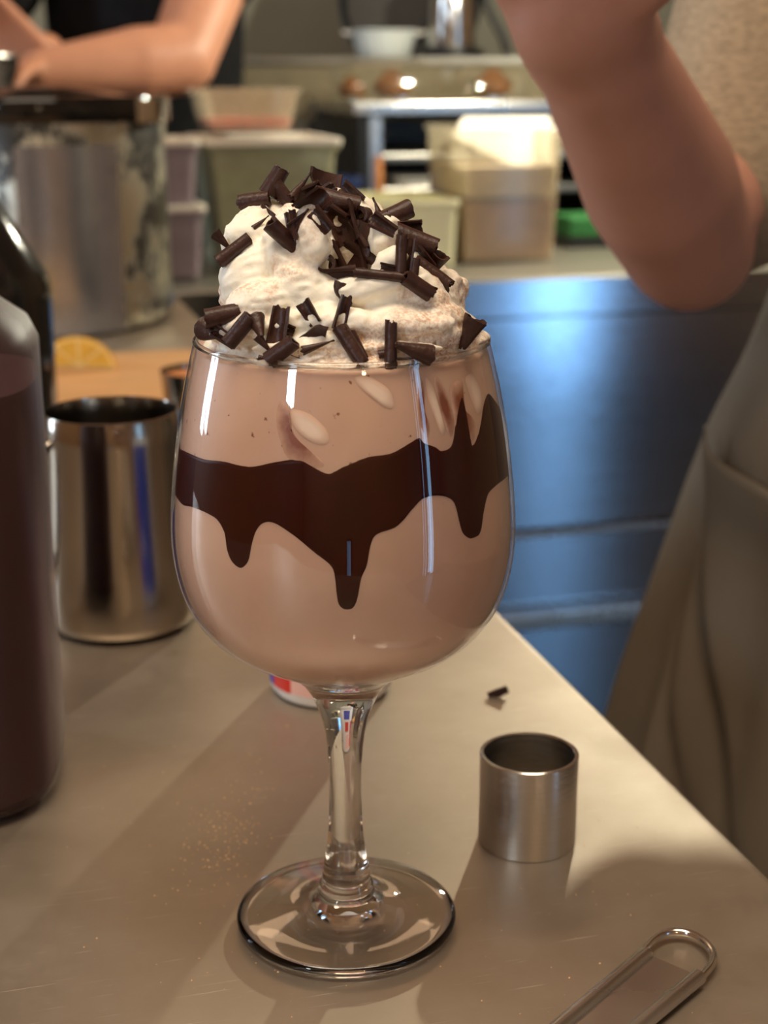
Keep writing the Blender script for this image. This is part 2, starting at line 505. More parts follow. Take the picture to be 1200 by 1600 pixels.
def shake_mat():
    m, nt, p = nodes('chocolate_milkshake')
    n = noise_tex(nt, 420, detail=2, rough=.5)
    sp = ramp(nt, n.outputs[0], [(0.70, (0, 0, 0)), (0.76, (1, 1, 1))])
    tc = N(nt, 'ShaderNodeTexCoord'); sx = N(nt, 'ShaderNodeSeparateXYZ')
    nt.links.new(tc.outputs['Object'], sx.inputs[0])
    mr = N(nt, 'ShaderNodeMapRange'); mr.inputs[1].default_value = 0.158; mr.inputs[2].default_value = 0.178
    nt.links.new(sx.outputs[2], mr.inputs[0])
    mu = N(nt, 'ShaderNodeMath', operation='MULTIPLY'); nt.links.new(sp.outputs[0], mu.inputs[0]); nt.links.new(mr.outputs[0], mu.inputs[1])
    sw = noise_tex(nt, 26, detail=3, dist=1.2)
    base = ramp(nt, sw.outputs[0], [(0.3, srgb(205, 164, 138)), (0.7, srgb(214, 176, 150))])
    mix = N(nt, 'ShaderNodeMix', data_type='RGBA')
    nt.links.new(mu.outputs[0], mix.inputs[0]); nt.links.new(base.outputs[0], mix.inputs[6]); mix.inputs[7].default_value = srgb(130, 76, 44)
    nt.links.new(mix.outputs[2], p.inputs['Base Color'])
    p.inputs['Roughness'].default_value = .45
    p.inputs['Subsurface Weight'].default_value = .25
    p.inputs['Subsurface Radius'].default_value = (1, .7, .5); p.inputs['Subsurface Scale'].default_value = .004
    return m
M['shake'] = shake_mat()
def fade_mat(name, c0, c1, vs):
    m, nt, p = nodes(name)
    a = N(nt, 'ShaderNodeAttribute'); a.attribute_name = 'fade'
    n = noise_tex(nt, vs, detail=4, rough=.6)
    ad = N(nt, 'ShaderNodeMath', operation='MULTIPLY_ADD'); ad.inputs[1].default_value = .9; ad.inputs[2].default_value = -.45
    nt.links.new(n.outputs[0], ad.inputs[0])
    su = N(nt, 'ShaderNodeMath', operation='ADD', use_clamp=True)
    nt.links.new(ad.outputs[0], su.inputs[0]); nt.links.new(a.outputs['Fac'], su.inputs[1])
    r = ramp(nt, su.outputs[0], [(0.1, c0), (0.9, c1)])
    nt.links.new(r.outputs[0], p.inputs['Base Color'])
    p.inputs['Roughness'].default_value = .45
    return m
M['smear'] = fade_mat('syrup_smear', srgb(205, 164, 138), srgb(128, 66, 34), 190)
M['pale_pocket'] = fade_mat('cream_pocket', srgb(208, 169, 143), srgb(234, 208, 184), 60)
M['pale_shake'] = mat('milk_froth', srgb(232, 208, 182), 0.45, var=.06, vscale=90, sss=.2, sssr=.003)
M['jug_wall'] = thin_clear('cloudy_jug_plastic', (0.80, 0.72, 0.74), 0.42, 0.30, srgb(112, 88, 88)[:3], refl=.35)
M['jug_fill'] = mat('plum_syrup', srgb(74, 48, 50), 0.35, var=.12, vscale=8)

def canister_mat():
    m, nt, p = nodes('scuffed_canister')
    n = noise_tex(nt, 16, detail=8, rough=.72, stretch=(1, 1, .7))
    f = ramp(nt, n.outputs[0], [(0.47, (0, 0, 0)), (0.55, (1, 1, 1))])
    mix = N(nt, 'ShaderNodeMix', data_type='RGBA')
    nt.links.new(f.outputs[0], mix.inputs[0]); mix.inputs[6].default_value = (0.02, 0.02, 0.018, 1); mix.inputs[7].default_value = (0.60, 0.60, 0.52, 1)
    nt.links.new(mix.outputs[2], p.inputs['Base Color'])
    nt.links.new(f.outputs[0], p.inputs['Metallic'])
    p.inputs['Roughness'].default_value = .3
    return m
M['canister'] = canister_mat()
def film_mat():
    m, nt, p = nodes('scuffed_label_film')
    n = noise_tex(nt, 55, detail=5, rough=.6, stretch=(1, 1, .8))
    f = ramp(nt, n.outputs[0], [(0.26, (.05, .05, .06)), (0.33, (.40, .43, .50)), (.7, (.48, .51, .58))])
    nt.links.new(f.outputs[0], p.inputs['Base Color'])
    p.inputs['Metallic'].default_value = .85
    p.inputs['Roughness'].default_value = .22
    return m
M['film'] = film_mat()

# ------------------------------------------------------------------ the room (structure)
def room_box(name, x0, x1, y0, y1, z0, z1, m, bev=0.0):
    o = box(name, x0, x1, y0, y1, z0, z1, m, None, bev, rz=ROOM)
    return tag(o, kind='structure')
RX0, RX1, RY0, RY1, RZ0, RZ1 = -1.9, 3.3, -1.95, 3.75, -0.9, 1.75
room_box('floor', RX0 - .1, RX1 + .1, RY0 - .1, RY1 + .1, RZ0 - .06, RZ0, M['floor'])
room_box('ceiling', RX0 - .1, RX1 + .1, RY0 - .1, RY1 + .1, RZ1, RZ1 + .06, M['ceiling'])
room_box('wall_back', RX0, RX1, RY1, RY1 + .1, RZ0, RZ1, M['wall'])
bm = bmesh.new()
ys_ = [RY0] + [q for t in SIDE for q in t[:2]] + [RY1]
for i in range(0, len(ys_), 2): box_bm(RX0 - .1, RX0, ys_[i], ys_[i + 1], RZ0, RZ1, bm=bm)
for a_, b_, c_, d_ in SIDE:
    box_bm(RX0 - .1, RX0, a_, b_, RZ0, c_, bm=bm); box_bm(RX0 - .1, RX0, a_, b_, d_, RZ1, bm=bm)
tag(from_bm('wall_left', bm, M['wall_warm'], rz=ROOM), kind='structure')
for i, (a_, b_, c_, d_) in enumerate(SIDE):
    o = tag(box('window_%d' % (i + 4), RX0 - .055, RX0 - .045, a_, b_, c_, d_, M['windowglass'], rz=ROOM), kind='structure')
    bm = box_bm(RX0 - .08, RX0 - .02, a_, a_ + .02, c_, d_)
    box_bm(RX0 - .08, RX0 - .02, b_ - .02, b_, c_, d_, bm=bm); box_bm(RX0 - .08, RX0 - .02, a_, b_, c_, c_ + .02, bm=bm); box_bm(RX0 - .08, RX0 - .02, a_, b_, d_ - .02, d_, bm=bm)
    from_bm('window_frame', bm, M['black'], o)
for x_, y_, sx_, sy_, w_, c_ in CEIL_FILL:  # housings for the added fill panels
    t = tag(empty('added_fill_panel', rw(x_, y_, RZ1), ROOM), 'added unseen fill light panel at the ceiling over the %s' % ('rear kitchen' if y_ > 1 else 'near end of the table'), 'light')
    box('fill_housing', -sx_ / 2 - .03, sx_ / 2 + .03, -sy_ / 2 - .03, sy_ / 2 + .03, -.03, -.0005, M['white_plastic'], t, bev=.004)
room_box('wall_right', RX1, RX1 + .1, RY0, RY1, RZ0, RZ1, M['wall_warm'])
# front wall with glazed openings
xs = [RX0]
for a_, b_, h_ in PANES: xs += [a_, b_]
xs.append(RX1)
bm = bmesh.new()
for i in range(0, len(xs), 2): box_bm(xs[i], xs[i + 1], RY0 - .1, RY0, RZ0, RZ1, bm=bm)
for a_, b_, h_ in PANES:
    box_bm(a_, b_, RY0 - .1, RY0, h_, RZ1, bm=bm)
tag(from_bm('wall_front', bm, M['wall_warm'], rz=ROOM), kind='structure')
for i, (a_, b_, h_) in enumerate(PANES):
    o = box('window_%d' % (i + 1), a_, b_, RY0 - .055, RY0 - .045, RZ0, h_, M['windowglass'], rz=ROOM)
    tag(o, kind='structure')
    bm = box_bm(a_, a_ + .04, RY0 - .08, RY0 - .02, RZ0, h_)
    box_bm(b_ - .04, b_, RY0 - .08, RY0 - .02, RZ0, h_, bm=bm)
    box_bm(a_, b_, RY0 - .08, RY0 - .02, h_ - .04, h_, bm=bm)
    from_bm('window_frame', bm, M['black'], o)

# ------------------------------------------------------------------ prep table
tA, tB = on(775, 945), on(1200, 1370)
def to_room(p): return (p.x * CA + p.y * SA, -p.x * SA + p.y * CA)
ex = (to_room(tA)[0] + to_room(tB)[0]) / 2
far = to_room(on(720, 440))[1] - .02   # just short of the back counter
table = empty('prep_table', rw(ex, far, 0), ROOM)
tag(table, 'long stainless steel prep table carrying the milkshake glass', 'table')
box('table_top', -1.0, 0, -2.05, 0, -0.045, 0, M['table'], table, bev=.004, seg=4)
for lx in (-.95, -.06):
    for ly in (-2.0, -.06):
        lathe_obj('leg', [(0, -.895), (.016, -.895), (.02, -.86), (.02, -.048), (0, -.048)], M['steel'], table, 20, loc=(lx, ly, 0))
box('undershelf', -.97, -.03, -2.02, -.03, -.66, -.63, M['steel_dark'], table, bev=.003)

# ------------------------------------------------------------------ back counter
cf = to_room(on(720, 440))
CY = cf[1]                            # room y of its front edge
CX0, CX1 = to_room(at(262, 438, 2.05))[0] - .12, 2.5
counter = empty('back_counter', rw(CX0, CY, 0), ROOM)
tag(counter, 'stainless steel back counter with blue-tinged cupboard front behind the table', 'counter')
CW = CX1 - CX0
box('worktop', 0, CW, .003, .46, -.052, 0, M['steel_top'], counter, bev=.003)
box('fascia', 0, CW, -.001, .0025, -.052, -.0012, M['steel_panel'], counter, bev=.001)
box('front_panel', .02, CW, .012, .44, -.36, -.053, M['steel_panel'], counter, bev=.003)
box('panel_lip', .01, CW, .0, .44, -.369, -.361, M['steel'], counter, bev=.002)
box('drawer_front', .02, CW, .008, .44, -.475, -.37, M['steel_panel'], counter, bev=.003)
box('ledge', 0, CW, -.02, .44, -.503, -.476, M['steel'], counter, bev=.005)
box('plinth', .03, CW, .03, .43, -.90, -.504, M['steel_panel'], counter, bev=.003)

# rear bench along the back wall with the cooking gear
BY = to_room(at(600, 300, 2.78))[1]
bench = empty('rear_bench', rw(.62, BY - .04, 0), ROOM)
tag(bench, 'low steel bench against the rear kitchen wall', 'bench')
box('bench_top', 0, 2.6, 0, .85, -.12, -.08, M['steel_dark'], bench, bev=.004)
box('bench_body', .02, 2.58, .03, .84, -.9, -.121, M['steel_dark'], bench)


# ------------------------------------------------------------------ the glass
GX, GY = -0.0128, 0.464
GLASS_OUT = [  # (z, r) outer profile measured upwards
    (0.0890, 0.0141), (0.0915, 0.0172), (0.0945, 0.0222), (0.0980, 0.0288), (0.1015, 0.0352), (0.1062, 0.0414), (0.1110, 0.0458),
    (0.1165, 0.0493), (0.1235, 0.0520), (0.1310, 0.0535), (0.1390, 0.0541), (0.1480, 0.0538), (0.1570, 0.0530), (0.1661, 0.0519),
    (0.1760, 0.0504), (0.1863, 0.0484), (0.1940, 0.0466), (0.2000, 0.0451)]
_gz = np.array([a for a, b in GLASS_OUT]); _gr = np.array([b for a, b in GLASS_OUT])
_fz = np.linspace(_gz[0], _gz[-1], 90)
def cr_interp(xs, ys, x):            # smooth interpolation
    ys = np.asarray(ys, float); xs = np.asarray(xs, float)
    m = np.gradient(ys, xs)
    i = np.clip(np.searchsorted(xs, x) - 1, 0, len(xs) - 2)
    h = xs[i + 1] - xs[i]; t = (x - xs[i]) / h
    return ((1 + 2 * t) * (1 - t) ** 2 * ys[i] + t * (1 - t) ** 2 * h * m[i] + t * t * (3 - 2 * t) * ys[i + 1] + t * t * (t - 1) * h * m[i + 1])
_fr = cr_interp(_gz, _gr, _fz)
def r_out(z): return float(np.interp(z, _fz, _fr))
WALL = 0.0013
glass = empty('stemmed_glass', (GX, GY, 0))
tag(glass, 'tall stemmed balloon glass holding the chocolate milkshake', 'glass')
zj = 0.0945                           # the solid base of the bowl ends here
zs = [z for z in _fz if z >= zj]
prof = [(r_out(z), z) for z in [zj] + zs]
prof += [(0.0451, 0.2006), (0.0446, 0.2011), (0.0439, 0.2011), (0.0435, 0.2006)]
prof += [(r_out(z) - WALL, z) for z in reversed(zs[:-1])] + [(r_out(zj) - WALL, zj)]
lathe_obj('bowl', prof, M['bowlglass'], glass, 128, deg=80)
rimp = [(0.0443 + .0010 * math.cos(a), .2004 + .0009 * math.sin(a)) for a in [2 * math.pi * k / 12 for k in range(12)]]
lathe_obj('rim', rimp, M['glass'], glass, 128, closed=True, deg=80)
# solid stem with the thick bottom of the bowl on it
stem = [(0, .0935), (.008, .0937), (.0145, .0942), (r_out(zj) - .0003, zj), (.0182, .0922), (.0141, .0888), (.0112, .0846), (.0090, .0795), (.0076, .0750), (.0067, .0709),
        (.0060, .0655), (.00565, .0600), (.0054, .053), (.00535, .0477), (.0055, .0400), (.0058, .0345), (.0065, .0285), (.0073, .0235), (.0079, .0195),
        (.0081, .0172), (.0083, .0160), (.0090, .0150), (.0092, .0140), (.0094, .0125), (.0105, .0112), (.0125, .0098), (.0, .0097)]
lathe_obj('stem', stem[:-1] + [(.0126, .0096)], M['glass'], glass, 64, deg=75)
foot = [(.0126, .0096), (.016, .0082), (.0205, .0071), (.026, .0062), (.0315, .0055), (.0355, .0050), (.0368, .0044), (.0372, .0034), (.0369, .0018), (.0358, .0006),
        (.0345, .0002), (.032, .0006), (.024, .0016), (.012, .0024), (0, .0026)]
lathe_obj('foot', foot, M['glass'], glass, 128, deg=70)

# ------------------------------------------------------------------ milkshake, syrup
shake = empty('milkshake', (GX, GY, 0.0965))
tag(shake, 'creamy pale chocolate milkshake filling the stemmed glass, streaked with syrup', 'milkshake')
SH0 = -0.0965
GAP = WALL + .0001
def r_in(z): return max(.0005, r_out(z) - GAP)
zb = 0.0953
sz = [zb] + [z for z in _fz if zb + .0008 < z < 0.1985] + [0.1988]
prof = [(0, zb)] + [(r_in(z) if i else r_in(z) * .9, z) for i, z in enumerate(sz)] + [(.03, .199), (0, .199)]
o = lathe_obj('shake_body', prof, M['shake'], shake, 128, deg=80, loc=(0, 0, SH0))

def hit_bowl(u, v, roff):
    """where the view line through (u, v) meets the inner wall of the bowl -> (angle, height)"""
    d = ray(u, v)
    best = None
    for k in range(700):
        y = GY - .06 + k * .0001
        p = CAM + d * (y / d.y)
        r = math.hypot(p.x - GX, p.y - GY)
        if p.z < .0952 or p.z > .2: continue
        q = r - (r_out(p.z) - roff)
        if q <= 0: return math.atan2(p.x - GX, -(p.y - GY)), p.z
        if best is None or q < best[0]: best = (q, math.atan2(p.x - GX, -(p.y - GY)), p.z)
    return best[1], best[2]
LOWER = [(272, 772), (285, 790), (300, 794), (322, 803), (340, 815), (352, 838), (355, 862), (362, 880), (376, 891), (388, 880), (393, 855), (400, 832), (412, 819), (430, 820),
         (460, 840), (490, 865), (514, 884), (523, 900), (526, 935), (530, 950), (540, 957), (552, 954), (559, 938), (564, 908), (573, 888), (578, 858), (588, 838), (620, 825),
         (645, 797), (660, 782), (680, 776), (700, 779), (711, 790), (717, 815), (723, 836), (736, 846), (750, 836), (755, 805), (762, 776), (775, 762), (790, 750), (798, 738)]
UPPER = [(272, 695), (295, 706), (320, 716), (350, 719), (395, 726), (430, 720), (470, 715), (495, 730), (515, 737), (535, 725), (570, 712), (610, 706), (640, 690), (655, 682),
         (662, 690), (680, 697), (690, 703), (706, 692), (713, 640), (720, 612), (727, 640), (736, 692), (748, 672), (755, 630), (762, 612), (772, 622), (780, 634), (790, 648), (797, 662)]
def bound(pts):
    pts = [(p.x, p.y) for p in smooth_curve([(a, b, 0) for a, b in pts], len(pts) * 6)]
    out = [hit_bowl(u, v, GAP) for u, v in pts]
    out.sort()
    return out
LB, UB = bound(LOWER), bound(UPPER)
def ang_curve(B, back):
    a = [-math.pi, -2.5, -2.0] + [p[0] for p in B if -1.5 < p[0] < 1.5] + [2.0, 2.5, math.pi]
    z = [back, back + .004, back - .003] + [p[1] for p in B if -1.5 < p[0] < 1.5] + [back - .004, back + .003, back]
    return np.array(a), np.array(z)
la, lz = ang_curve(LB, .146); ua, uz = ang_curve(UB, .166)
def gsmooth(x, k):
    g = np.exp(-np.linspace(-2, 2, 2 * k + 1) ** 2); g /= g.sum()
    return np.convolve(np.concatenate([x[-k:], x, x[:k]]), g, 'valid')
NA = 1080
angs = np.linspace(-math.pi, math.pi, NA, endpoint=False)
zl = gsmooth(np.interp(angs, la, lz), 2); zu = gsmooth(np.interp(angs, ua, uz), 2)
V, Fc = [], []
ROWS = 26
for i in range(NA):
    a = angs[i]
    for k in range(ROWS):
        t = k / (ROWS - 1)
        z = zl[i] + (zu[i] - zl[i]) * t
        r = r_in(z) + .00022
        if k in (0, ROWS - 1): r -= .0005
        V.append((r * math.sin(a), -r * math.cos(a), z + SH0))
for i in range(NA):
    j = (i + 1) % NA
    for k in range(ROWS - 1):
        Fc.append((i * ROWS + k, j * ROWS + k, j * ROWS + k + 1, i * ROWS + k + 1))
s = mk('syrup_drip', V, Fc, M['syrup'], shake)
tag(s, 'dark glossy chocolate syrup band running down in drips')
def wall_patch(name, outline, m, lift, edge=.0004):
    """thin lens of stuff pressed on the inner wall, outline given by view points"""
    ph = [hit_bowl(u, v, GAP) for u, v in outline]
    n = len(ph)
    ca = sum(p[0] for p in ph) / n; cz = sum(p[1] for p in ph) / n
    V, Fc = [], []
    for t in (1.0, .8, .5, .2):
        for a, z in ph:
            aa, zz = ca + (a - ca) * t, cz + (z - cz) * t
            r = r_in(zz) + lift - (edge if t == 1.0 else 0)
            V.append((r * math.sin(aa), -r * math.cos(aa), zz + SH0))
    for k in range(3):
        for i in range(n):
            j = (i + 1) % n
            Fc.append((k * n + i, k * n + j, (k + 1) * n + j, (k + 1) * n + i))
    Fc.append(tuple(range(3 * n, 4 * n)))
    o = mk(name, V, Fc, m, shake)
    at_ = o.data.attributes.new('fade', 'FLOAT', 'POINT')
    at_.data.foreach_set('value', [t for t in (0.0, .3, .75, 1.0) for _ in range(n)])
    return o
def dense(pts, n=48):
    return [(p.x, p.y) for p in smooth_curve([(a, b, 0) for a, b in pts], n, True)]
SM = [[(436, 620), (428, 650), (436, 690), (452, 722), (500, 738), (512, 728), (470, 690), (452, 655), (450, 630)],
      [(655, 585), (650, 620), (652, 660), (668, 690), (672, 670), (664, 640), (662, 600)],
      [(676, 585), (680, 620), (694, 668), (706, 690), (712, 660), (700, 620), (686, 588)],
      [(700, 600), (704, 640), (716, 690), (742, 695), (744, 660), (728, 640), (722, 590), (714, 588)],
      [(764, 618), (768, 668), (778, 700), (786, 690), (780, 650), (772, 625)]]
for pts in SM: tag(wall_patch('syrup_smear', dense(pts), M['smear'], .00016), 'thin brown syrup smear on the glass wall')
CP = [[(452, 640), (458, 668), (482, 690), (505, 697), (517, 690), (512, 672), (490, 650), (470, 640)],
      [(553, 588), (560, 604), (580, 622), (606, 640), (618, 636), (612, 612), (590, 594), (570, 586)],
      [(664, 588), (668, 622), (684, 668), (692, 684), (696, 672), (688, 640), (676, 600)],
      [(726, 590), (734, 620), (746, 650), (754, 640), (752, 610), (742, 586), (734, 580)]]
for pts in CP: tag(wall_patch('cream_pocket', dense(pts), M['pale_pocket'], .00030), 'pale cream pocket pressed against the glass')

# ------------------------------------------------------------------ whipped cream
PX = pxm(GY, .22)
def G(u, v, dy=0.0): return at(u, v, GY + dy)
V, Fc = [], []
def blob(u, v, dy, a, b, c, ang=0.0, tilt=0.0):
    """ellipsoid: half sizes in view pixels a (along ang), c (across), b in depth"""
    e = R_(ang)
    X = RGT * math.cos(e) + UPV * math.sin(e); Z = -RGT * math.sin(e) + UPV * math.cos(e); Y = FWD
    t = R_(tilt)
    Z, Y = Z * math.cos(t) + Y * math.sin(t), Y * math.cos(t) - Z * math.sin(t)
    rot = Matrix((X, Y, Z)).transposed()
    k = pxm(GY + dy, .22)
    ball_into(V, Fc, G(u, v, dy), (a * k, b * k, c * k), rot, 24, 16)
# filling level with the rim
ball_into(V, Fc, (GX, GY, .1985), (.0425, .0425, .0075), None, 40, 14)
blob(440, 520, -.012, 120, 120, 42); blob(620, 515, -.010, 130, 125, 52); blob(520, 540, -.026, 120, 60, 26, 0)
blob(650, 535, -.02, 90, 70, 30, 8); blob(400, 535, -.02, 60, 60, 24, -8)
# left mass
blob(402, 440, -.008, 58, 70, 78, 6); blob(395, 380, -.004, 44, 50, 62, -25); blob(376, 470, -.010, 34, 36, 24); blob(363, 450, -.004, 20, 26, 22)
blob(415, 480, -.022, 62, 50, 42, 10); blob(432, 364, .004, 46, 50, 50, 20)
# middle upright fold
blob(472, 400, -.016, 40, 34, 84, 14); blob(492, 365, -.020, 27, 26, 52, 8); blob(452, 430, -.018, 26, 34, 74, 28); blob(480, 450, -.022, 54, 36, 40, -25)
# upper mound under the curls
blob(530, 385, .006, 86, 90, 86, 0); blob(520, 348, .008, 60, 60, 44, 0); blob(600, 400, .004, 74, 80, 62, -22); blob(598, 372, -.012, 20, 26, 36, -12)
blob(640, 420, .002, 60, 70, 52, -28); blob(610, 412, -.022, 34, 20, 20, 30)
# right mass: long folded ridge
blob(590, 465, -.018, 108, 56, 40, 4); blob(570, 452, -.024, 74, 36, 24, 8); blob(645, 462, -.016, 64, 60, 40, -22); blob(690, 480, -.002, 40, 60, 62, -8)
blob(700, 500, -.006, 30, 44, 48, 0); blob(620, 512, -.030, 92, 34, 24, 4); blob(540, 505, -.030, 76, 30, 22, -4); blob(664, 505, -.026, 44, 30, 26, 14)
blob(500, 500, -.026, 50, 34, 30, 10); blob(705, 455, .004, 24, 40, 30, -60); blob(580, 545, -.034, 120, 24, 12, 0); blob(470, 545, -.034, 80, 24, 14, 0)
blob(745, 545, -.004, 26, 60, 26, 0)
cream = fuse('whipped_cream', V, Fc, .00075, M['cream'], None, smooth=2)
me = cream.data
me.calc_loop_triangles()
co = [v.co.copy() for v in me.vertices]; nr = [v.normal.copy() for v in me.vertices]
for i, v in enumerate(me.vertices):
    p = co[i]
    if p.z < .199: 
        k = .25
    else: k = 1.0
    q = Vector((p.x * 1.0 + p.z * .5, p.y, p.z * 1.7 - p.x * .5))
    a = noise.noise(q * 70) * .0016
    rr = 1 - abs(noise.noise(q * 150 + Vector((3, 1, 7))))
    c = noise.fractal(p * 420, 1.0, 2.0, 3) * .00042
    v.co = p + nr[i] * ((a + (rr - .75) * .0014 + c * .7) * k)
for v in me.vertices:                 # stays inside the glass below the rim
    if v.co.z < .2015:
        r = math.hypot(v.co.x - GX, v.co.y - GY); lim = r_out(min(.2, max(.1, v.co.z))) - WALL - .0006
        if r > lim:
            v.co.x = GX + (v.co.x - GX) * lim / r; v.co.y = GY + (v.co.y - GY) * lim / r
me.update()
tag(cream, 'mound of whipped cream dusted with cocoa, heaped above the glass rim', 'cream')
bvh = BVHTree.FromPolygons([v.co for v in me.vertices], [list(p.vertices) for p in me.polygons])

# ------------------------------------------------------------------ chocolate curls
def curl_mesh(L, W, kind, seed):
    rnd = random.Random(seed)
    r = W / 2
    th = min(.0008, W * .16)
    if kind == 'roll': A, tap, grow = 2 * math.pi * rnd.uniform(1.15, 1.5), rnd.uniform(0, .15), -.16
    elif kind == 'cone': A, tap, grow = 2 * math.pi * 1.05, .72, -.12
    elif kind == 'sheet': A, tap, grow = 2 * math.pi * rnd.uniform(.42, .6), rnd.uniform(.05, .3), .08
    elif kind == 'spike': A, tap, grow = 2 * math.pi * .55, .96, 0
    elif kind == 'tri': A, tap, grow = 2 * math.pi * .30, 0, .3; r = W * .62
    elif kind == 'nine': A, tap, grow = 2 * math.pi * .95, 0, -.1
    na, nx = (22 if kind in ('roll', 'cone', 'nine') else 12), 9
    ph = rnd.uniform(0, 10)
    outer, inner = [], []
    cols = na + 1 + (5 if kind == 'nine' else 0)
    for i in range(cols):
        f = min(i, na) / na
        a = A * f
        jl = (noise.noise((f * 5 + ph, 0, seed)) * .10 + noise.noise((f * 17 + ph, 4, seed)) * .05) * L
        jr = (noise.noise((f * 5 + ph, 9, seed)) * .10 + noise.noise((f * 17 + ph, 14, seed)) * .05) * L
        for k in range(nx + 1):
            s = k / nx
            x0, x1 = -L / 2 + jl, L / 2 + jr
            if kind == 'tri':
                x0 = -L / 2 + L * .9 * max(0, f - .15) + jl * .4; x1 = L / 2 + jr * .4
            x = x0 + (x1 - x0) * s
            sx = (x + L / 2) / L
            rr = r * (1 - tap * min(1.0, max(0, sx))) * (1 + grow * a / (2 * math.pi))
            rr *= 1 + .05 * noise.noise((sx * 3, f * 3, seed * 1.7))
            rr = max(rr, th * .3)
            py, pz = rr * math.cos(a), rr * math.sin(a)
            iy, iz = (rr - th) * math.cos(a), (rr - th) * math.sin(a)
            if i > na:                # straight tail of an open curl
                e = (i - na) * r * .55
                ty, tz = -math.sin(A), math.cos(A)
                py += ty * e; pz += tz * e; iy += ty * e; iz += tz * e
            outer.append((x, py, pz)); inner.append((x, iy, iz))
    n = len(outer); w_ = nx + 1
    vs = outer + inner
    fs = []
    for i in range(cols - 1):
        for k in range(nx):
            a, b, c, d = i * w_ + k, (i + 1) * w_ + k, (i + 1) * w_ + k + 1, i * w_ + k + 1
            fs.append((a, b, c, d)); fs.append((n + d, n + c, n + b, n + a))
    for i in range(cols - 1):
        for k in (0, nx):
            a, b = i * w_ + k, (i + 1) * w_ + k
            fs.append((a, n + a, n + b, b) if k == 0 else (b, n + b, n + a, a))
    for i in (0, cols - 1):
        for k in range(nx):
            a, b = i * w_ + k, i * w_ + k + 1
            fs.append((b, n + b, n + a, a) if i == 0 else (a, n + a, n + b, b))
    return vs, fs
def place_curl(u, v, L, W, ang, kind, label, tilt=0.0, roll=0.0, lift=0.35, dy=None, group='chocolate curls on the whipped cream', point=None):
    d = ray(u, v).normalized()
    if point is not None: P = point
    elif dy is not None: P = G(u, v, dy)
    else:
        h = bvh.ray_cast(CAM, d)
        if h[0] is None:
            nb = bvh.find_nearest(G(u, v, .0))
            P = CAM + d * (nb[0] - CAM).dot(d)
            sc = pxm(P.y, P.z)
        else:
            sc = pxm(h[0].y, h[0].z)
            P = h[0] - d * (W * sc * lift)
    sc = pxm(P.y, P.z)
    vs, fs = curl_mesh(L * sc, W * sc, kind, int(u * 7 + v))
    e, t = R_(ang), R_(tilt)
    X = ((RGT * math.cos(e) + UPV * math.sin(e)) * math.cos(t) - FWD * math.sin(t)).normalized()
    Y = (-RGT * math.sin(e) + UPV * math.cos(e)).normalized()
    Y = (Y - X * Y.dot(X)).normalized(); Z = X.cross(Y)
    Mx = Matrix((X, Y, Z)).transposed() @ Matrix.Rotation(R_(roll), 3, 'X')
    o = mk('chocolate_curl', [Mx @ Vector(q) for q in vs], fs, M['choc'], None, loc=P)
    autosmooth(o, 45)
    tag(o, label, 'chocolate curl', group)
    return o
D = 'dark chocolate '
